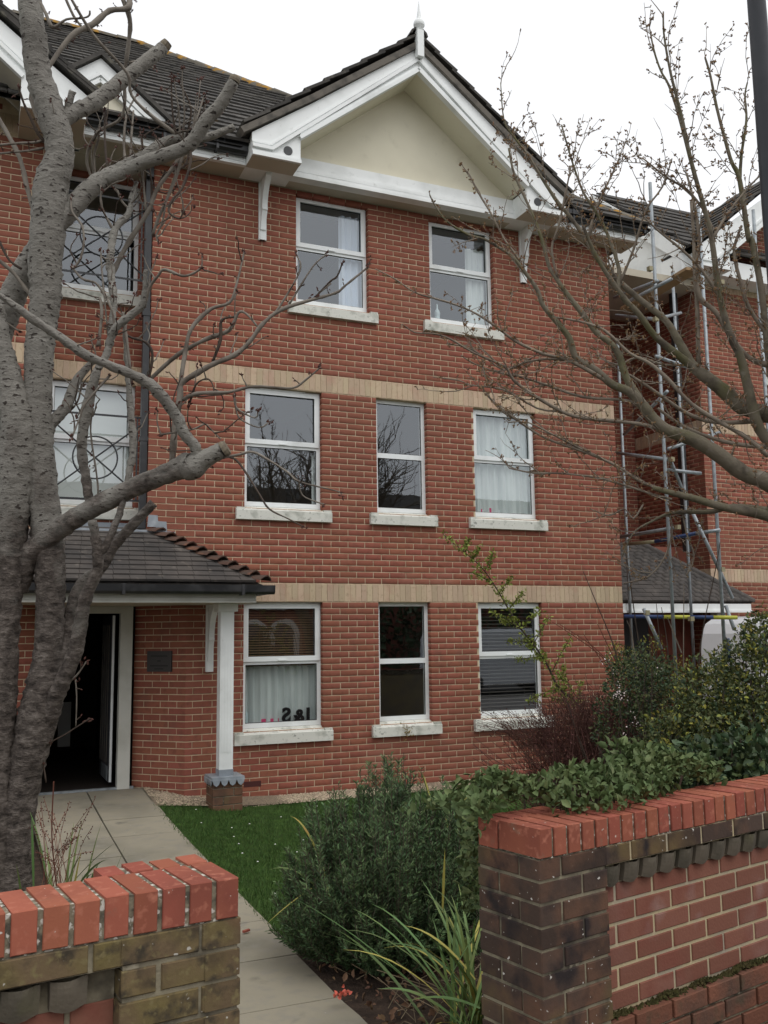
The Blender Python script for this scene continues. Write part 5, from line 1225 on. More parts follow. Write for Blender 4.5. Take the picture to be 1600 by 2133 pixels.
med = [[(105,300,8),(98,290,9),(68,215,10),(69,190,10),(93,151,10),(148,76,11),(193,52,12),(227,21,12),(268,15,13),(264,-20,12)], [(144,-10,6),(179,52,7),(210,89,7),(265,151,7),(275,199,7),(320,244,8),(375,285,9)], [(134,-10,6),(152,30,6),(170,55,5)],
       [(252,-10,9),(271,38,11),(268,86,9),(261,155,8),(256,241,7),(203,275,7),(182,327,6),(192,371,5),(220,392,5)], [(-10,235,8),(0,254,9),(41,327,10),(58,395,10),(74,450,11)], [(84,5,6),(96,30,7),(110,55,8),(140,42,5),(170,38,4),(185,33,4),(187,22,4)], [(110,55,6),(126,62,5)],
       [(-5,302,5),(40,298,5),(82,296,6),(100,280,6)], [(-5,320,5),(60,312,5),(92,308,6)], [(98,300,7),(80,278,7),(60,240,6),(48,215,5),(38,180,4)], [(268,130,6),(300,130,6),(322,144,5)],
       [(358,966,13),(364,895,15),(375,826,15),(378,800,13),(412,775,12),(447,758,11),(491,740,11),(520,710,10),(548,674,9),(586,644,8),(644,627,7),(699,610,6),(720,593,5),(768,555,4)],
       [(375,803,9),(385,740,9),(399,685,9),(440,644,8),(478,630,6),(495,586,5),(509,524,4)], [(300,805,8),(313,789,8),(371,740,9),(430,706,9),(478,689,9),(495,651,6),(515,655,5),(536,680,4)], [(381,833,9),(412,820,9),(474,816,7),(515,806,6),(550,806,6),(610,810,5),(640,790,4),(668,765,3)],
       [(443,754,6),(461,706,7),(460,668,6),(490,660,5)], [(560,660,6),(579,644,5),(618,580,4),(627,550,4),(617,530,3)], [(603,634,5),(651,558,4),(680,530,3)], [(655,620,4),(690,585,4),(703,576,4),(713,548,3)], [(660,615,3),(690,590,3)],
       [(464,954,6),(500,947,6),(522,942,6),(545,950,5),(600,985,5),(625,1005,4),(700,1022,3),(712,1030,3)], [(478,952,5),(500,965,5),(540,1030,4),(560,1060,4),(600,1080,3),(632,1097,3)], [(622,1000,4),(628,1030,3),(660,1045,3),(675,1050,3)],
       [(233,575,10),(247,545,11),(271,503,11),(309,440,10),(326,395,9),(361,350,8),(375,319,8),(375,289,7)], [(309,440,6),(325,400,6),(340,365,5),(385,345,5),(395,310,4)], [(300,640,8),(312,600,7),(330,575,6),(345,560,6),(380,575,6),(405,570,5),(420,558,5)],
       [(275,800,6),(262,700,7),(255,650,6),(265,720,5)], [(310,790,6),(318,740,6),(305,715,6),(275,705,6),(262,697,5)], [(240,690,6),(235,650,5),(222,620,6),(200,590,6),(170,580,5),(150,555,5)], [(150,560,5),(165,545,5),(175,510,5),(172,470,5),(150,440,5),(148,410,6)],
       [(205,720,8),(212,650,7),(208,620,6)], [(230,780,6),(180,840,5),(165,870,4),(150,910,4)], [(190,1040,5),(205,1030,4),(200,990,4),(190,900,4),(195,850,3)], [(130,870,5),(160,840,4),(170,800,4)], [(200,790,5),(180,830,4),(160,870,3)],
       [(335,905,5),(400,895,4),(425,885,4),(440,895,3),(460,915,3)], [(395,840,4),(410,800,4),(430,790,4),(443,800,3),(446,814,3)], [(488,820,4),(492,850,4),(530,870,3),(537,855,3)], [(490,830,4),(497,870,4),(540,890,3),(560,880,3)],
       [(96,1630,4),(93,1560,3),(140,1528,3),(187,1497,3)], [(157,1415,4),(160,1450,3),(158,1515,3)], [(150,1416,5),(165,1400,4),(180,1378,3)], [(-5,540,8),(30,570,8),(60,610,9),(105,650,8)], [(-5,660,5),(20,675,5),(40,690,4)], [(60,900,6),(20,840,5),(0,835,5)], [(0,505,5),(20,540,6),(45,560,5)],
       [(375,300,5),(372,240,4),(365,190,3),(362,160,2)], [(378,300,5),(385,240,4),(380,170,3),(381,140,2)], [(383,300,4),(398,230,4),(372,170,3)], [(392,298,4),(410,240,3),(418,165,2)], [(395,296,4),(425,200,3)], [(370,300,5),(360,230,4),(357,160,3)],
       [(300,130,5),(258,170,5),(245,200,4)], [(385,296,7),(378,330,7),(365,370,7),(345,420,6),(330,460,6),(318,490,6)], [(395,300,6),(395,340,6),(380,390,6),(360,415,5),(350,440,5),(375,455,4),(382,440,4)], [(345,420,4),(340,460,4),(325,490,4),(330,505,3)],
       [(226,700,5),(218,640,4),(212,560,4),(210,520,3)], [(225,360,5),(222,320,5),(218,260,5),(220,230,4)], [(262,340,6),(258,300,6),(262,240,5),(283,200,4)], [(272,330,6),(275,280,5),(278,230,4)], [(300,320,5),(296,290,5),(298,280,4)], [(200,388,6),(196,330,5),(205,290,5),(203,275,4)], [(305,440,6),(297,380,5),(296,340,5)], [(315,430,5),(316,390,5),(312,350,4)], [(275,440,5),(255,420,5),(243,400,6),(238,395,6)], [(237,480,6),(215,440,5),(210,410,5),(215,395,4)]]
mbp, mbd, bd_ = MB(), MB(), MB()
for i, p in enumerate(med):
    W, Rr = LT.place(p, random.uniform(-.10, .10)); tgt = mbp if (i % 3 or p[0][2] > 7) else mbd
    limb(tgt, wob(W, .004, i), Rr, 7 if p[0][2] > 6 else 5, 4, .16, 100+i)
    # spurs and bud tips
    ext = [1] if p[-1][2] <= 6 else []
    if ext and i > 8:
        d = W[-1]-W[-2]; d /= np.linalg.norm(d)
        for k in range(4): bud(bd_, W[-1]+np.array([random.gauss(0, .008) for _ in range(3)]), d+np.array([random.gauss(0, .45) for _ in range(3)]), .024, .0058)
    for a in range(len(W)-1):
        n_ = int(np.linalg.norm(W[a+1]-W[a])/.07)
        for k in range(n_):
            if random.random() < .5: continue
            t_ = random.random(); c = W[a]*(1-t_)+W[a+1]*t_; d = np.array([random.gauss(0, 1), random.gauss(0, .6), random.gauss(.5, .8)]); d /= np.linalg.norm(d)
            L = random.uniform(.012, .045); mbd.tube([c, c+d*L], [.0036, .0024], 4, cap=False)
            for q in range(random.choice((1, 2, 3))): bud(bd_, c+d*(L+.004)+np.array([random.gauss(0, .005) for _ in range(3)]), d+np.array([random.gauss(0, .5) for _ in range(3)]), .017, .0042)
for i in range(150):
    n_ = random.choice([q for q in LT.nodes if 120 < q[0] < 520 and 230 < q[1] < 960]); c = at(*n_); d = CR*random.gauss(.15, .7)+CU*random.gauss(.55, .5)+CF*random.gauss(0, .5); d /= np.linalg.norm(d)
    L = random.uniform(.06, .26); P = [c]
    for k in range(5): d = d+np.array([random.gauss(0, .22) for _ in range(3)])+np.array([0, 0, .10]); d /= np.linalg.norm(d); P.append(P[-1]+d*L/5)
    (mbp if random.random() < .6 else mbd).tube(P, [.0044, .004, .0036, .0032, .0028, .0024], 5, cap=False)
    for q in range(random.choice((1, 3, 4))): bud(bd_, P[-1]+np.array([random.gauss(0, .006) for _ in range(3)]), d+np.array([random.gauss(0, .45) for _ in range(3)]), .022, .0056)
mbp.build('twigs', MT['twigpale'], lt, smooth=True, kind='stuff'); mbd.build('twigs', MT['twigdark'], lt, smooth=True, kind='stuff'); bd_.build('buds', MT['budred'], lt, kind='stuff')

# ---- right tree, budding plum
RT = Tree(6.5)
rt = thing('plum_tree', 'leafless budding tree with mossy limbs reaching in from the right edge', 'tree', tuple(at(1840, 1500, 6.7)*np.array([1, 1, 0])))
mb = MB(); bx0 = at(1840, 1300, 6.7); W = [np.array([bx0[0], bx0[1], 0]), np.array([bx0[0], bx0[1], .6]), at(1800, 1300, 6.65), at(1750, 1150, 6.6)]
mb.tube(crs(W, 4), [.17, .16, .15, .15, .14, .14, .13, .13, .125, .12, .115, .11, .10], 16); mb.build('trunk', MT['rbark'], rt, smooth=True)
for p in ((1750, 1150, 6.6), (1760, 1180, 6.6)): RT.nodes.append(p)
rb = [([(1750,1150,60),(1680,1060,46),(1600,1005,38),(1548,985,34),(1497,947,31),(1445,916,29),(1387,895,26),(1359,871,24),(1339,844,22),(1311,816,19),(1273,799,16),(1243,772,15),(1201,747,15),(1187,706,13),(1167,679,12),(1132,637,10),(1119,603,9),(1095,569,8),(1067,534,7),(1050,522,6),(1009,498,5),(974,488,5),(930,460,4),(905,426,3),(895,405,3)], -.02),
      ([(1750,1150,60),(1690,960,44),(1640,890,36),(1597,862,33),(1548,850,30),(1514,820,29),(1480,792,26),(1445,765,22),(1428,737,19),(1411,706,17),(1387,668,14),(1342,631,13),(1297,593,12),(1256,552,11),(1225,507,10),(1205,475,9),(1184,447,8),(1163,423,8),(1129,371,6),(1102,327,5),(1071,285,4),(1050,250,3),(1043,172,2)], .03),
      ([(1339,844,20),(1304,785,16),(1290,740,15),(1270,713,13),(1243,693,12),(1215,655,12),(1187,620,11),(1163,586,9),(1143,552,8),(1129,498,7),(1102,430,6),(1071,361,5),(1060,309,4)], .05),
      ([(1445,765,18),(1387,720,15),(1359,693,13),(1332,655,12),(1304,627,12),(1287,603,11),(1256,558,9),(1240,530,8),(1287,550,8),(1270,498,7),(1243,443,6)][:7]+[(1235,520,7),(1215,470,6)], -.06),
      ([(1287,603,10),(1290,570,9),(1287,550,8),(1270,498,7),(1243,443,6),(1215,400,5),(1190,330,4),(1170,260,3),(1152,262,3)][:8], .05),
      ([(1700,1020,30),(1640,960,26),(1583,895,22),(1559,809,19),(1542,741,17),(1524,706,15),(1500,620,13),(1483,500,11),(1469,440,10),(1456,395,9),(1438,327,8),(1421,247,7),(1407,192,6),(1394,137,5),(1383,69,4),(1382,24,3)], -.03),
      ([(1448,370,8),(1440,340,7),(1414,240,6),(1394,179,5),(1377,148,4),(1363,107,4),(1354,62,3)], .05), ([(1640,960,24),(1610,800,17),(1597,706,14),(1586,603,13),(1566,500,12),(1559,495,11),(1541,375,10),(1524,337,8),(1511,292,7),(1493,223,6),(1480,158,5),(1469,120,4)], .03),
      ([(1541,375,8),(1545,320,6),(1555,250,5),(1552,200,4),(1557,172,3)], .05), ([(1700,1120,30),(1600,1075,24),(1514,1058,17),(1438,1036,15),(1397,1026,12),(1359,1016,10)], -.05), ([(1600,1062,13),(1530,1055,12),(1480,1066,10),(1428,1066,9),(1393,1070,7),(1360,1085,5),(1320,1110,4),(1296,1160,3)], .05),
      ([(1400,905,8),(1352,888,8),(1291,878,8),(1215,871,8),(1170,857,7),(1112,823,7),(1071,792,6),(1050,762,5),(988,734,4),(940,706,4),(905,696,3),(864,692,3),(838,675,2)], -.05), ([(1330,840,7),(1297,833,6),(1215,827,6),(1139,802,5),(1084,785,5),(1040,775,4),(990,760,3),(960,740,3)], .04),
      ([(1275,800,9),(1187,751,8),(1132,737,7),(1077,713,6),(1050,692,5),(1015,668,5),(981,648,4),(947,634,4),(899,620,4),(861,607,3),(823,582,3),(782,560,2)], -.06), ([(1190,752,6),(1140,748,5),(1090,755,5),(1050,770,4),(1010,745,3),(975,725,3),(930,715,2)], .05),
      ([(1430,1040,8),(1411,1029,7),(1342,1005,7),(1284,971,6),(1222,943,6),(1153,919,5),(1112,899,5),(1050,857,4),(1012,820,3)], -.03), ([(1400,1040,6),(1359,1029,5),(1256,998,5),(1170,985,4),(1115,985,4),(1060,975,3)], .05), ([(1230,945,5),(1150,905,4),(1100,880,3),(1060,880,3)], -.05),
      ([(1170,857,5),(1120,850,4),(1050,812,4),(981,802,3),(957,792,3),(902,785,2)], .06), ([(1600,875,11),(1520,880,10),(1470,875,9),(1430,860,8),(1390,835,7),(1350,805,6),(1310,780,5)], .06), ([(1600,930,9),(1530,925,9),(1460,905,8),(1410,880,7),(1370,850,6)], .03), ([(1600,950,10),(1560,915,9),(1500,880,9),(1440,840,8),(1390,790,8),(1350,755,7),(1310,735,6),(1260,690,6),(1210,670,5),(1150,660,4)], -.05),
      ([(1600,760,13),(1560,745,11),(1520,700,10),(1490,650,10),(1460,620,11),(1450,560,9),(1456,500,8),(1445,420,6),(1430,360,4)], .05), ([(1455,760,10),(1452,650,9),(1448,560,8),(1446,500,8),(1440,420,6)], -.03), ([(1095,569,6),(1075,530,5),(1050,500,4),(1026,447,4),(995,399,4),(978,364,3),(964,347,2)], .04),
      ([(1163,586,6),(1150,520,5),(1165,470,5),(1180,400,4),(1190,345,3),(1150,262,2)][:5], -.04), ([(1225,507,6),(1235,450,5),(1262,390,4),(1290,330,3),(1267,330,2)][:4], .06), ([(1290,593,6),(1320,520,5),(1345,440,4),(1380,390,4),(1400,330,3),(1357,300,2)][:5], -.06), ([(1483,500,7),(1520,440,5),(1560,390,4),(1590,360,3)], .05), ([(1469,440,6),(1430,395,5),(1390,370,4),(1340,330,3),(1270,330,2)][:4], .05), ([(1500,620,7),(1460,560,6),(1420,520,5),(1370,480,4),(1330,440,3)], -.05),
      ([(1600,700,9),(1560,640,8),(1540,580,7),(1530,520,6),(1545,470,5)], .04), ([(1340,1050,4),(1320,1080,4),(1300,1060,3),(1270,1075,3),(1230,1060,2)], .05), ([(1430,760,6),(1380,760,5),(1330,745,5),(1285,760,4),(1240,740,3)], .1), ([(1395,1070,4),(1400,1110,4),(1385,1160,4),(1350,1200,3),(1300,1215,3)], .06), ([(1420,1060,4),(1430,1110,3),(1445,1160,3),(1430,1200,3)], .05)]
bigm = 0; tw = MB(); bu = MB()
segs = []
for i, (p, dr) in enumerate(rb):
    W, Rr = RT.place(p, dr)
    if i < 11:
        mb = MB(); limb(mb, W, Rr, 12, 4, .05, 300+i); mb.build('branch', MT['rbark'], rt, smooth=True)
    else: limb(tw, wob(W, .004, i), Rr, 6, 3, .08, 300+i)
    for a in range(len(W)-1): segs.append((W[a], W[a+1], (Rr[a]+Rr[a+1])/2, p[a][0]))
def spur_clump(c, d, tw, bu, s_=1.0):
    L = random.uniform(.010, .045)*s_; e = c+d*L; tw.tube([c, e], [.0034, .0028], 3, cap=False)
    for q in range(random.choice((1, 2, 3, 4))): bud(bu, e+np.array([random.gauss(0, .006) for _ in range(3)])*s_, d+np.array([random.gauss(0, .7) for _ in range(3)]), .019*s_, .0056*s_)
def rdir(base=None, k=1.0):
    d = np.array([random.gauss(0, 1), random.gauss(0, .8), random.gauss(.25, 1)]); 
    if base is not None: d = d*k+base
    return d/np.linalg.norm(d)
def twig(c, d, L, r_, tw, bu, depth_=0):
    n = max(3, int(L/.06)); P = [c]; dd = d.copy()
    for i in range(n):
        dd = dd+np.array([random.gauss(0, .16), random.gauss(0, .16), random.gauss(.04, .14)]); dd /= np.linalg.norm(dd); P.append(P[-1]+dd*L/n)
    tw.tube(P, [r_*(1-.65*i/n) for i in range(n+1)], 4, cap=False)
    for i in range(1, n+1):
        for q in range(random.choice((0, 1, 1, 2))): spur_clump(P[i]+(P[i-1]-P[i])*random.random(), rdir(dd, .9), tw, bu)
        if depth_ < 1 and random.random() < .28: twig(P[i], rdir(dd, .8), L*random.uniform(.3, .6), r_*.6, tw, bu, depth_+1)
for a, b, r_, px in segs:
    L = np.linalg.norm(b-a); dd = (b-a)/max(L, 1e-6)
    if r_ < .028:
        for k in range(int(L/.030*.8)):
            c = a+(b-a)*random.random(); spur_clump(c, rdir(dd, 1.6), tw, bu)
    if px > 1000:
        for k in range(int(L/.16+random.random())):
            c = a+(b-a)*random.random(); back = -dd if random.random() < .0 else dd
            twig(c, rdir(dd+np.array([-.25, .0, .45]), .75), random.uniform(.14, .50), .0044, tw, bu)
# the rest of the crown, right of the frame
def grow(c, d, L, r_, lev):
    n = 5; P = [c]; dd = d.copy()
    for i in range(n):
        dd = dd+np.array([random.gauss(0, .16), random.gauss(0, .16), random.gauss(.06, .13)]); dd /= np.linalg.norm(dd); q_ = P[-1]+dd*L/n; v_ = q_-CAMP
        if 800+FPX*(v_ @ CR)/(v_ @ CF) < 1625: break
        P.append(q_)
    n = len(P)-1
    if n < 2: return
    tw.tube(P, [r_*(1-.5*i/n) for i in range(n+1)], 6 if lev < 2 else 4, cap=False)
    if lev >= 3: return
    for i in range(2, n+1):
        for q in range(2 if lev < 2 else 1): grow(P[i], rdir(dd, .55), L*random.uniform(.45, .7), r_*.5, lev+1)
for d in ((.9, .1, .7), (.5, -.5, .9), (.7, .7, .8), (.25, -.2, 1.0), (.45, .5, 1.0), (.8, -.3, 1.2), (.35, .1, 1.3), (1.1, .4, .9), (.6, .2, 1.2)):
    d = np.array(d); grow(at(1755, 1160, 6.6), d/np.linalg.norm(d), 2.0, .055, 0)
tw.build('twigs', MT['rtwig'], rt, smooth=True, kind='stuff'); bu.build('buds', MT['rbud'], rt, kind='stuff')

# ================================================================== SHRUBS AND PLANTS
def leaf_cloud(C, L, wd, fold=.25, up=.4, spread=1.0, dirs=None):
    """C (n,3) leaf bases; returns verts/quads of folded leaves"""
    n = len(C); L = np.asarray(L).reshape(-1, 1)*np.ones((n, 1))
    d = rng.normal(0, 1, (n, 3))*spread+(dirs if dirs is not None else 0); d[:, 2] += up; d /= np.linalg.norm(d, axis=1, keepdims=True)
    a = np.cross(d, rng.normal(0, 1, (n, 3))); a /= np.linalg.norm(a, axis=1, keepdims=True)+1e-9; nr_ = np.cross(a, d)
    flip = np.sign(nr_[:, 2:3]+1e-6); nr_ *= flip
    C = np.asarray(C); w2 = wd*L
    pts = [C, C+d*L*.35+a*w2*.5+nr_*w2*fold, C+d*L*.70+a*w2*.42+nr_*w2*fold*.8, C+d*L-nr_*L*.08, C+d*L*.70-a*w2*.42+nr_*w2*fold*.8, C+d*L*.35-a*w2*.5+nr_*w2*fold]
    V = np.stack(pts, 1).reshape(-1, 3); b = np.arange(n)[:, None]*6
    F = np.concatenate([b+np.array([0, 1, 2, 3]), b+np.array([0, 3, 4, 5])], 0)
    return V, F
def shell(center, rx, ry, rz_, n, inner=.55, zmin=-1):
    """random points in the outer part of an ellipsoid with lumpy surface"""
    d = rng.normal(0, 1, (n, 3)); d /= np.linalg.norm(d, axis=1, keepdims=True); k = inner+(1-inner)*rng.random((n, 1))**.6
    lump = 1+.16*np.sin(d[:, :1]*7+1)*np.cos(d[:, 1:2]*6)+.12*np.sin(d[:, 2:3]*9+d[:, :1]*5)
    P = d*k*lump*np.array([rx, ry, rz_])+np.asarray(center); return P[P[:, 2] > zmin], d[P[:, 2] > zmin]
def shrub(name, label, blobs, leaf, wd, mats, stems, group=None, zmin=.02, fold=.25, cat='shrub'):
    c0 = np.mean([np.asarray(b[0]) for b in blobs], 0); T = thing(name, label, cat, (c0[0], c0[1], 0), group)
    per = {m_: [] for m_ in mats}
    for c, rx, ry, rz_, n in blobs:
        P, d = shell(c, rx, ry, rz_, n, zmin=zmin); pick = rng.integers(0, len(mats), len(P))
        for i, m_ in enumerate(mats): per[m_].append((P[pick == i], d[pick == i]))
    for m_ in mats:
        P = np.concatenate([a for a, _ in per[m_]]); d = np.concatenate([b for _, b in per[m_]])
        V, F = leaf_cloud(P, leaf*rng.uniform(.6, 1.25, len(P)), wd, fold, dirs=d*.9); npmesh('foliage', V, F, MT[m_], T, kind='stuff')
    sm = MB()
    for k in range(stems):
        b = blobs[k % len(blobs)]; c = np.asarray(b[0]); e = c+np.array([random.gauss(0, .5)*b[1], random.gauss(0, .5)*b[2], random.uniform(-.2, .95)*b[3]])
        s0 = np.array([c[0]+random.gauss(0, .08), c[1]+random.gauss(0, .08), 0]); sm.tube(crs([s0, (s0+e)/2+np.array([random.gauss(0, .06), random.gauss(0, .06), 0]), e], 3), [.008, .007, .006, .005, .0045, .004, .003], 5, cap=False)
    sm.build('stems', MT['twigdark'], T, kind='stuff')
    return T
# --- rosemary
rc_ = at(805, 1900, 5.40); rc_ = np.array([rc_[0], rc_[1], 0]); side = np.array([CR[0], CR[1], 0]); side /= np.linalg.norm(side); fwd = np.array([-side[1], side[0], 0])
RM = thing('rosemary_bush', 'tall dark green rosemary bush between the path and the right garden wall', 'shrub', tuple(rc_))
st = MB(); NV = []; ND = []; NV2 = []; ND2 = []
for i in range(760):
    u_ = random.uniform(-1, 1); v_ = random.uniform(-1, 1)
    if u_*u_+v_*v_ > 1: continue
    hmax = 1.17*(1-.50*abs(u_-.05)**1.7)*(1-.22*abs(v_)); hmax *= 1+.10*math.sin(u_*9+1)+.06*math.sin(u_*23)
    b = rc_+side*u_*.30+fwd*v_*.26; e = rc_+side*(u_*.60+random.gauss(0, .04))+fwd*(v_*.62+random.gauss(0, .04)); hh = hmax*random.uniform(.42, 1.0) if v_ > -.2 else hmax*random.uniform(.12, .92)
    e[2] = hh; mid = b*.35+e*.65; mid[2] = hh*.45
    P = crs([b, mid, e], 6); st.tube(P, [.004]*3+[.003]*3+[.002]*(len(P)-6), 3, cap=False)
    stems_ = [P]
    for q in range(3):
        j = random.randint(4, len(P)-3); dd = P[j+1]-P[j]; dd = dd/np.linalg.norm(dd); dd = dd+np.array([random.gauss(0, .45), random.gauss(0, .45), random.gauss(.1, .2)]); dd /= np.linalg.norm(dd); L = random.uniform(.07, .18); sp2 = [P[j]+dd*L*t_+np.array([0, 0, .25*L*t_*t_]) for t_ in np.linspace(0, 1, 5)]; stems_.append(sp2); st.tube(sp2, .002, 3, cap=False)
    for si, P in enumerate(stems_):
        P = np.array(P); m_ = 100 if si == 0 else 42; t_ = rng.uniform(.25 if si == 0 else .0, 1.0, m_)*(len(P)-1); k = np.minimum(t_.astype(int), len(P)-2); f = (t_-k)[:, None]
        c = P[k]*(1-f)+P[k+1]*f; ax = (P[k+1]-P[k]); ax /= np.linalg.norm(ax, axis=1, keepdims=True)
        d = rng.normal(0, 1, (m_, 3)); d -= ax*(d*ax).sum(1, keepdims=True); d /= np.linalg.norm(d, axis=1, keepdims=True); d = d*.85+ax*.75; d /= np.linalg.norm(d, axis=1, keepdims=True)
        tip = t_ > .80*(len(P)-1); NV.append(c[~tip]); ND.append(d[~tip]); NV2.append(c[tip]); ND2.append(d[tip])
def needles(C, Dv, name, m_):
    C = np.concatenate(C); Dv = np.concatenate(Dv); n = len(C); L = rng.uniform(.022, .040, (n, 1)); a = np.cross(Dv, rng.normal(0, 1, (n, 3))); a /= np.linalg.norm(a, axis=1, keepdims=True)
    V = np.stack([C-a*.0016, C+a*.0016, C+Dv*L*.6+a*.0028, C+Dv*L, C+Dv*L*.6-a*.0028], 1).reshape(-1, 3); b = np.arange(n)[:, None]*5
    F = np.concatenate([np.concatenate([b+np.array([0, 1, 2]), b+np.array([0, 2, 4]), b+np.array([4, 2, 3])], 0)]); npmesh(name, V, F, MT[m_], RM, kind='stuff', loops=3)
needles(NV, ND, 'foliage', 'needle'); needles(NV2, ND2, 'foliage', 'needle2'); st.build('stems', MT['twigdark'], RM, kind='stuff')
# --- strap leaves
def strap(base, tip, sag, w_, parent, m_='strap', name='leaf'):
    base = np.asarray(base, float); tip = np.asarray(tip, float); mid = (base+tip)/2; mid[2] += sag; P = [base*(1-t_)**2+2*mid*t_*(1-t_)+tip*t_**2 for t_ in np.linspace(0, 1, 9)]
    d = tip-base; a = np.cross(d, [0, 0, 1]); a = a/max(1e-6, np.linalg.norm(a)); ra = random.uniform(-.5, .5); a = a*math.cos(ra)+np.array([0, 0, 1])*math.sin(ra); V = []; F = []
    for i, p in enumerate(P):
        t_ = i/8; ww = w_*(.55+.9*t_*(1-t_)*2)*(1-t_**4)+.0008; V += [p-a*ww/2, p+np.array([0, 0, -ww*.18]), p+a*ww/2]
    for i in range(8): F += [(3*i, 3*i+1, 3*i+4, 3*i+3), (3*i+1, 3*i+2, 3*i+5, 3*i+4)]
    return MB().add(V, F).build(name, MT[m_], parent, smooth=True)
def strap_plant(label, c, items, n_rand, h, sp_, w_=.016):
    T = thing('strap_leaf_plant', label, 'plant', (c[0], c[1], 0))
    for (x0, y0, D0, x1, y1, D1, sg, m_) in items: strap(at(x0, y0, D0), at(x1, y1, D1), sg, w_, T, m_)
    for i in range(n_rand):
        an = random.uniform(0, 6.28); rr = random.uniform(.1, 1)*sp_; b = np.array([c[0]+random.gauss(0, .05), c[1]+random.gauss(0, .05), 0]); t_ = b+np.array([rr*math.cos(an), rr*math.sin(an), h*random.uniform(.45, 1.0)])
        strap(b, t_, random.uniform(.1, .3), w_*random.uniform(.7, 1.1), T, 'strap' if random.random() < .85 else 'strapyel')
    return T
c1 = at(985, 2080, 4.35)
strap_plant('clump of arching strap leaves at the foot of the right pier', (c1[0], c1[1]), [(990, 2040, 4.3, 842, 1928, 4.5, .10, 'strapyel'), (985, 2080, 4.2, 800, 1968, 4.35, .16, 'strap'), (1000, 2090, 4.3, 880, 1860, 4.6, .22, 'strap'), (960, 2133, 4.1, 790, 2060, 4.2, .10, 'strap'), (1000, 1930, 4.2, 920, 2070, 4.1, .02, 'strap'), (1000, 2100, 4.0, 850, 2085, 4.15, .06, 'strap'), (995, 1990, 4.4, 900, 1850, 4.6, .12, 'strap'), (1005, 2040, 4.2, 980, 2133, 4.0, .0, 'strap'), (960, 1990, 4.6, 935, 1910, 4.7, .05, 'strapyel'), (922, 1900, 4.8, 927, 1768, 4.8, .02, 'strapyel')], 64, .60, .80)
c2 = at(945, 1760, 6.4)
strap_plant('upright strap leaves behind the rosemary near the red-brown shrub', (c2[0], c2[1]), [(905, 1700, 6.4, 880, 1610, 6.5, .05, 'strapyel'), (930, 1720, 6.3, 1030, 1600, 6.4, .05, 'strapyel'), (960, 1740, 6.2, 1000, 1640, 6.3, .05, 'strap'), (900, 1690, 6.5, 870, 1600, 6.5, .1, 'strap')], 40, .85, .5, .018)
c3 = at(690, 1900, 5.3)
strap_plant('strap leaves arching out of the rosemary over the lawn', (c3[0], c3[1]), [(660, 1850, 5.3, 560, 1812, 5.35, .10, 'strap'), (665, 1840, 5.4, 575, 1775, 5.5, .10, 'strap'), (680, 1830, 5.3, 605, 1700, 5.5, .15, 'strapyel'), (690, 1895, 5.1, 680, 1840, 5.1, .02, 'strapyel'), (695, 1890, 5.1, 660, 1932, 5.05, .02, 'strapyel'), (650, 1850, 5.25, 555, 1925, 5.1, .02, 'strapyel')], 6, .5, .4)
c4 = at(120, 1800, 4.3)
sp4 = strap_plant('straggly clump of strap leaves beside the cherry trunk', (c4[0], c4[1]), [(150, 1840, 4.3, 245, 1752, 4.3, .03, 'strap'), (160, 1850, 4.25, 225, 1790, 4.2, .05, 'strap'), (170, 1850, 4.2, 215, 1835, 4.15, .10, 'strap'), (100, 1840, 4.35, 62, 1690, 4.4, .05, 'strap'), (70, 1850, 4.3, 66, 1700, 4.35, .02, 'strap'), (140, 1840, 4.3, 180, 1770, 4.3, .05, 'strap'), (185, 1850, 4.2, 205, 1800, 4.2, .02, 'strap')], 30, 1.02, .40, .02)
sk_ = thing('dry_stalks', 'reddish dry flower stalks rising beside the cherry trunk', 'plant', (c4[0]+.02, c4[1]+.03, 0)); s_ = MB(); dots = MB(); rs_ = MB()
rs_.tube(crs([at(118, 1850, 4.25), at(108, 1740, 4.25), at(112, 1628, 4.25)], 4), .0032, 5); rs_.build('stalk', MT['redstalk'], sk_)
for i in range(26):
    b = at(random.uniform(85, 150), 1850, 4.3); e = at(random.uniform(60, 200), random.uniform(1660, 1790), 4.3+random.uniform(-.15, .15)); P = crs([b, (b+e)/2+np.array([0, 0, .05]), e], 4); s_.tube(P, .0013, 3, cap=False)
    for k in range(9):
        c = P[-1]+(P[len(P)//2]-P[-1])*k/9; bud(dots, c+np.array([random.gauss(0, .006) for _ in range(3)]), rdir(), .010, .0035)
s_.build('stems', MT['redstalk'], sk_, kind='stuff'); dots.build('seed_heads', MT['budred'], sk_, kind='stuff')
# --- evergreen mound spilling over the right wall
ang = R(12.2); wu_ = np.array([math.cos(ang), math.sin(ang), 0]); wn_ = np.array([wu_[1], -wu_[0], 0]); WP = np.array([-1.205, -7.758, 0])
EV = thing('evergreen_mound', 'grey-green leafy evergreen sprawling over the coping of the right garden wall', 'shrub', tuple(WP+wu_*.6-wn_*.4))
C_ = []
for i in range(2400):
    s_ = random.uniform(-.12, 1.42); n_ = abs(random.gauss(.0, .25))+ (.10 if s_ < .2 or s_ > 1.0 else .03)
    front = .075+.05*math.sin(s_*9)+(.14 if s_ < .22 else 0)+(.12 if s_ > .95 else 0)
    if n_ < front: n_ = front+random.random()*.1
    if n_ > .75: continue
    top_ = 1.17+.10*math.exp(-((n_-.32)/.25)**2)*(1+.35*math.sin(s_*13)+.2*math.sin(s_*29))
    low_ = 1.152 if n_ < .235 else (.80 if n_ > .34 or s_ > .4 else 1.152)
    C_.append(WP+wu_*s_-wn_*n_+np.array([0, 0, top_-abs(random.gauss(0, .035)) if top_-.05 > low_ else low_+random.random()*.03]))
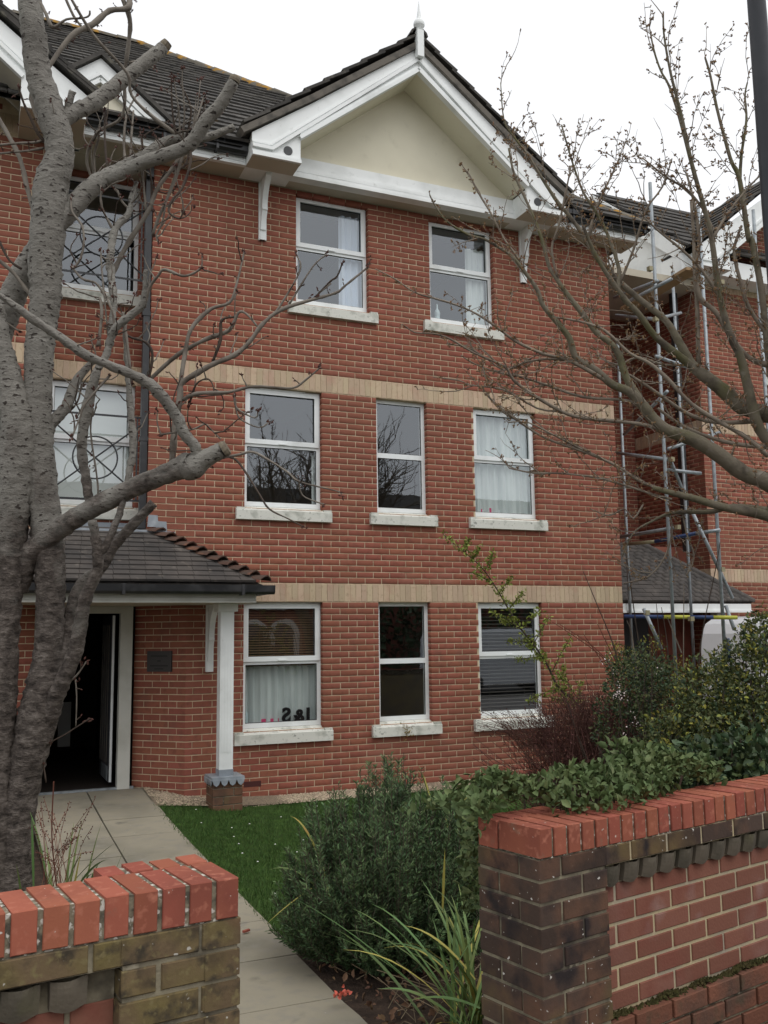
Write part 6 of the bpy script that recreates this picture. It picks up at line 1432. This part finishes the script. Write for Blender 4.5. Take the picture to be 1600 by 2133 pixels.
for i in range(260): C_.append(at(random.uniform(960, 1003), random.uniform(1690, 1900), 3.85+random.uniform(-.1, .25)))
C_ = np.array(C_); C_ = C_[rng.permutation(len(C_))]
V, F = leaf_cloud(C_[300:], .040*rng.uniform(.6, 1.25, len(C_)-300), .55, .2, up=.7); npmesh('foliage', V, F, MT['leafA'], EV, kind='stuff')
V1, F1 = leaf_cloud(np.zeros((1, 3)), np.array([1.0]), .55, .2, up=3, spread=.001); lm = bpy.data.meshes.new('leaf'); lm.from_pydata([tuple(map(float, p)) for p in V1], [], [tuple(map(int, f)) for f in F1]); lm.materials.append(MT['leafA'])
for c in C_[:300]:
    o = link('leaf', lm, EV, loc=tuple(c), rot=(random.gauss(0, .9), random.gauss(0, .9), random.uniform(0, 6.28))); k = .043*random.uniform(.7, 1.25); o.scale = (k, k, k)
sm = MB()
for i in range(60):
    s_ = random.uniform(.40, 1.35); a = WP+wu_*s_-wn_*.45+np.array([0, 0, .3]); b = WP+wu_*(s_+random.gauss(0, .1))-wn_*random.uniform(.15, .6)+np.array([0, 0, 1.22]); sm.tube(crs([a, (a+b)/2, b], 2), .004, 4, cap=False)
sm.build('stems', MT['twigdark'], EV, kind='stuff')
shrub('evergreen_shrub', 'taller sprig of broad green leaves standing behind the evergreen mound', [(at(1330, 1590, 4.55), .10, .10, .085, 150), (at(1290, 1575, 4.6), .06, .06, .07, 70), (at(1380, 1600, 4.55), .06, .06, .06, 60), (at(1330, 1640, 4.6), .16, .12, .12, 140)], .055, .55, ['leafA'], 12, zmin=.9)
# --- red-brown barberry
bb = thing('barberry_shrub', 'dense red-brown twiggy barberry under the right ground-floor window', 'shrub', tuple(at(1230, 1700, 7.6)*np.array([1, 1, 0])))
s_ = MB(); lv = []
for i in range(1150):
    bx_ = random.gauss(1235, 60); D = 7.6+random.gauss(0, .25); b = at(bx_, 1790, D); b[2] = max(.0, b[2]-.3)
    ex = random.gauss(1235, 105); ex = min(max(ex, 985), 1440); top_ = 1440+max(0, (1150-ex))*.42+max(0, ex-1330)*.25
    e = at(ex, random.uniform(top_, 1640)+(15 if ex < 1060 else 0), D+random.gauss(0, .3)); P = crs([b, (b+e)/2+np.array([random.gauss(0, .09), random.gauss(0, .09), random.uniform(.0, .2)]), e], 3); s_.tube(P, [.0030]*3+[.0022]*(len(P)-3), 3, cap=False)
    for k in range(7): t_ = random.uniform(.3, 1); j = int(t_*(len(P)-1.001)); lv.append(P[j]+(P[j+1]-P[j])*random.random()+np.array([random.gauss(0, .012) for _ in range(3)]))
for i in range(130):     # finer spray across the sill
    b = at(random.uniform(1080, 1180), 1560, 7.7); e = at(random.uniform(985, 1165), random.uniform(1475, 1530), 7.7+random.gauss(0, .15)); P = crs([b, (b+e)/2+np.array([0, 0, .03]), e], 3); s_.tube(P, .0014, 3, cap=False)
    for k in range(5): lv.append(P[-1]+(P[1]-P[-1])*random.random()*.6+np.array([random.gauss(0, .01) for _ in range(3)]))
P_, d__ = shell(at(1240, 1545, 7.6), .62, .42, .40, 3600, inner=.2, zmin=.05)
for c, d in zip(P_, d__):
    e = c+(d*.6+np.array([random.gauss(0, .7), random.gauss(0, .7), random.gauss(.3, .7)]))*random.uniform(.04, .09); s_.tube([c, (c+e)/2+np.array([random.gauss(0, .008) for _ in range(3)]), e], [.0024, .002, .0015], 3, cap=False)
    if random.random() < .5: lv.append(e)
s_.build('stems', MT['barberry'], bb, kind='stuff'); V, F = leaf_cloud(np.array(lv), .014*rng.uniform(.6, 1.3, len(lv)), .6, .2); npmesh('foliage', V, F, MT['barberry'], bb, kind='stuff')
# --- mixed shrubs at the right
shrub('evergreen_shrub', 'dark green leafy shrub with pale blossom beside the barberry', [(at(1330, 1430, 7.0), .26, .26, .28, 1900), (at(1300, 1520, 7.0), .22, .3, .3, 1200), (at(1390, 1480, 7.1), .30, .3, .36, 1800), (at(1400, 1620, 6.6), .5, .4, .35, 2200)], .030, .5, ['leafdark', 'leafmid'], 40)
shrub('forsythia_shrub', 'yellow-green leafy shrub behind the dark evergreen by the building corner', [(at(1285, 1375, 8.6), .10, .12, .16, 320), (at(1330, 1385, 8.6), .20, .15, .18, 420), (at(1362, 1380, 8.5), .12, .12, .30, 380), (at(1420, 1420, 8.6), .35, .25, .22, 700)], .026, .45, ['leafyel', 'leafmid'], 36)
shrub('hedge_shrub', 'large mixed green shrub in front of the white van', [(at(1500, 1480, 6.3), .34, .35, .36, 3000), (at(1580, 1440, 6.2), .28, .3, .42, 2600), (at(1450, 1560, 6.2), .42, .35, .32, 2600), (at(1570, 1560, 6.0), .45, .4, .34, 2800), (at(1590, 1330, 6.3), .12, .15, .20, 420)], .032, .5, ['leafdark', 'leafmid', 'leafmid', 'leafyel'], 70)
shrub('bramble_shrub', 'broad dark leaves low behind the right garden wall', [(at(1480, 1600, 4.9), .26, .25, .12, 460), (at(1570, 1590, 4.9), .26, .25, .16, 520), (at(1420, 1625, 4.8), .22, .2, .10, 300)], .050, .6, ['leafdark', 'leafA', 'leafdark'], 24, zmin=.8)
# blossom and tall shoots
bl = thing('blossom_spray', 'pale pink blossom dotted on the dark evergreen shrub', 'blossom', tuple(at(1290, 1500, 6.7)*np.array([1, 1, 0]))); pm = []
for (x, y, n_) in ((1290, 1450, 30), (1297, 1448, 14), (1288, 1440, 12), (1280, 1393, 10), (1263, 1372, 8), (1257, 1374, 6), (1330, 1505, 12), (1322, 1487, 8), (1298, 1535, 10), (1310, 1512, 5), (1284, 1425, 8), (1370, 1398, 4)):
    for k in range(int(n_*.6)+1): pm.append(at(x+random.gauss(0, 7), y+random.gauss(0, 6), 6.70))
V, F = leaf_cloud(np.array(pm), .013*rng.uniform(.7, 1.2, len(pm)), .9, .15); npmesh('petals', V, F, MT['petal'], bl, kind='stuff')
MB().tube(crs([at(1300, 1620, 6.8), at(1295, 1500, 6.75), at(1275, 1400, 6.75), at(1258, 1368, 6.75)], 4), .004, 4).build('stem', MT['twigdark'], bl)
wh = thing('bare_shoots', 'long bare shoots rising from the shrubs in front of the neighbouring porch', 'shoots', tuple(at(1400, 1700, 7.4)*np.array([1, 1, 0])))
for (p, m_) in (([(1370, 1500), (1300, 1420), (1240, 1350), (1165, 1300)], 'redstalk'), ([(1390, 1520), (1310, 1430), (1245, 1360), (1150, 1295)], 'redstalk'), ([(1350, 1480), (1290, 1390), (1245, 1300)], 'redstalk'), ([(1330, 1480), (1270, 1400), (1215, 1320)], 'redstalk'), ([(1400, 1480), (1380, 1380), (1367, 1255)], 'twigdark'), ([(1398, 1450), (1390, 1340), (1378, 1265)], 'twigdark'), ([(1425, 1470), (1424, 1350), (1425, 1215)], 'rtwig'), ([(1345, 1420), (1325, 1300), (1310, 1190), (1303, 1150)], 'twigdark'), ([(1330, 1440), (1318, 1330), (1306, 1292)], 'rtwig'), ([(1420, 1360), (1400, 1310), (1390, 1285)], 'rtwig'), ([(1455, 1480), (1460, 1340), (1490, 1190), (1500, 1130)], 'twigdark'), ([(1300, 1440), (1280, 1350), (1240, 1250), (1215, 1190)], 'twigdark'), ([(1490, 1560), (1520, 1440), (1560, 1380)], 'drystalk'), ([(1440, 1560), (1440, 1440), (1445, 1330)], 'twigdark')):
    D = 7.5; MB().tube(crs([at(x, y, D) for x, y in p], 4), [.0065*(1-.6*i/(4*(len(p)-1))) for i in range(4*(len(p)-1)+1)], 5).build('shoot', MT[m_], wh)
# --- thorny spray with spring leaves across the right window
py_ = thing('firethorn_spray', 'arching thorny branch with fresh green leaves crossing the slatted-blind window', 'shrub', tuple(at(1235, 1700, 8.2)*np.array([1, 1, 0])))
D = 8.2; mainp = [(1240, 1700), (1232, 1560), (1205, 1470), (1165, 1435), (1140, 1385), (1110, 1340), (1085, 1310), (1060, 1270), (1040, 1235), (1010, 1190), (985, 1165), (955, 1140), (922, 1112)]
MB().tube(crs([at(x, y, D) for x, y in mainp], 4), [.012*(1-.8*i/48) for i in range(49)], 6).build('stem', MT['twigdark'], py_)
sd_ = MB(); lp = []
sides = [((1140, 1385), (1090, 1330)), ((1085, 1310), (1125, 1270)), ((1075, 1295), (1042, 1292)), ((1060, 1270), (1090, 1235)), ((1040, 1235), (1065, 1205)), ((1025, 1215), (980, 1192)), ((1010, 1190), (1030, 1150)), ((985, 1165), (1000, 1140)), ((970, 1150), (975, 1125)), ((1110, 1340), (1055, 1337)), ((1140, 1370), (1070, 1375)), ((1150, 1400), (1190, 1325)), ((1165, 1435), (1100, 1460)), ((1170, 1440), (1175, 1385)), ((1205, 1470), (1150, 1455)), ((1205, 1470), (1210, 1420)), ((1190, 1455), (1150, 1430)), ((1110, 1345), (1145, 1285)), ((1200, 1450), (1160, 1400)), ((1085, 1310), (1020, 1275)), ((1140, 1385), (1125, 1360))]
for a, b in sides:
    A_ = at(*a, D); B_ = at(*b, D+random.uniform(-.12, .12)); sd_.tube([A_, (A_+B_)/2+np.array([0, 0, .012]), B_], [.005, .004, .0025], 4, cap=False)
    for k in range(60): t_ = random.random()**.7; lp.append(A_*(1-t_)+B_*t_+np.array([random.gauss(0, .014) for _ in range(3)]))
for i in range(len(mainp)-1):
    if i < 2: continue
    for k in range(36): t_ = random.random(); q = np.array(mainp[i])*(1-t_)+np.array(mainp[i+1])*t_; lp.append(at(q[0], q[1], D)+np.array([random.gauss(0, .018) for _ in range(3)]))
sd_.build('twigs', MT['twigdark'], py_, kind='stuff'); lp = np.array(lp); V, F = leaf_cloud(lp, .036*rng.uniform(.6, 1.25, len(lp)), .45, .2); npmesh('foliage', V, F, MT['leafspr'], py_, kind='stuff')
# weed on the middle sill
wd_ = thing('sill_weed', 'small yellowing weed rooted on the middle ground-floor sill', 'weed', (1.86, -.05, .72)); lp = []
for k in range(60): lp.append(np.array([1.86+random.gauss(0, .035), -.07+random.gauss(0, .015), .70+random.gauss(-.04, .06)]))
V, F = leaf_cloud(np.array(lp), .035*rng.uniform(.6, 1.2, 60), .35, .2); npmesh('foliage', V, F, mat('weed_leaf', (.25, .19, .06), .7, rand=.3, randhue=.03), wd_, kind='stuff')
MB().tube([(1.86, -.05, .74), (1.87, -.075, .66), (1.85, -.07, .60)], .003, 4).build('stem', MT['drystalk'], wd_)
# ================================================================== GRASS, LITTER
n = 60000; X = rng.uniform(-1.27, 2.2, n); Y = rng.uniform(-5.05, -.50, n)+rng.normal(0, .03, n); keep = ~((Y > -.62) & (X > -.8) & (X < -.3)); X = X[keep]; Y = Y[keep]; n = len(X)
X = X+np.where(X < -1.2, rng.normal(0, .02, n), 0)
Z = np.array([gz(a, b) for a, b in zip(X, Y)]); a = rng.uniform(0, 6.28, n); h = rng.uniform(.018, .045, n); ww = .0030; lean = rng.normal(0, .014, (n, 2))
V = np.stack([np.stack([X-np.cos(a)*ww, Y-np.sin(a)*ww, Z], 1), np.stack([X+np.cos(a)*ww, Y+np.sin(a)*ww, Z], 1), np.stack([X+lean[:, 0], Y+lean[:, 1], Z+h], 1)], 1).reshape(-1, 3)
gr_ = npmesh('grass', V, np.arange(3*n).reshape(-1, 3), MT['blade'], kind='stuff', loops=3); gr_['label'] = 'short mown grass between the path and the building'; gr_['category'] = 'grass'
V = []; F = []
for i in range(34):
    x, y = random.uniform(-1.1, .6), random.uniform(-4.9, -.7); b = len(V); z = gz(x, y)+.045
    for k in range(6): V.append((x+.009*math.cos(k*1.047), y+.009*math.sin(k*1.047), z))
    V.append((x, y, z+.005))
    for k in range(6): F.append((b+k, b+(k+1) % 6, b+6))
dz_ = npmesh('daisies', V, F, MT['daisy'], kind='stuff', loops=3); dz_['label'] = 'white daisies dotted over the lawn'; dz_['category'] = 'daisies'
P = np.stack([rng.uniform(-1.26, -.2, 700), rng.uniform(-7.2, -5.0, 700), np.full(700, .03)], 1); P[:, 2] += rng.uniform(-.01, .02, 700)
V, F = leaf_cloud(P, .045*rng.uniform(.4, 1.2, 700), .55, .3, up=.1); lf = npmesh('leaf_litter', V, F, MT['deadleaf'], kind='stuff'); lf['label'] = 'brown dead leaves on the soil beside the path'; lf['category'] = 'leaf litter'
P = np.array([atZ(715+random.gauss(0, 9), 2072+random.gauss(0, 4), .05) for i in range(16)]); V, F = leaf_cloud(P, .025, .8, .3, up=.3); lf = npmesh('fallen_petals', V, F, MT['redpetal'], kind='stuff'); lf['label'] = 'red fallen petals at the edge of the path'; lf['category'] = 'petals'
s_ = MB()
for i in range(70):
    a = np.array([random.uniform(-1.15, -.4), random.uniform(-6.6, -5.1), .03]); s_.tube([a, a+np.array([random.gauss(0, .07), random.gauss(0, .07), random.uniform(.0, .10)]), a+np.array([random.gauss(0, .14), random.gauss(0, .14), random.uniform(0, .16)])], .0022, 3, cap=False)
ds = s_.build('dry_twigs', MT['drystalk'], kind='stuff'); ds['label'] = 'pale dry twigs lying under the rosemary'; ds['category'] = 'twigs'
c = atZ(513, 1941, .005); tag(MB().obox(c+np.array([0, 0, .006]), (.9, .3, .05), (-.3, .9, 0), .05, .02, .012).build('brick_chip', MT['coping']), 'orange chip of brick lying on the path', 'brick chip')

# unseen hedge added on the far pavement to darken the ground-floor reflections
shrub('darkening_hedge', 'tall unseen hedge added across the street to blacken the ground-floor panes', [(np.array([x, -21.7, 1.5]), 1.1, .8, 1.9, 500) for x in (10.2, 11.6, 13.0, 14.4, 15.8, 17.2, 18.6, 20)], .22, .55, ['leafdark'], 16, cat='hedge')
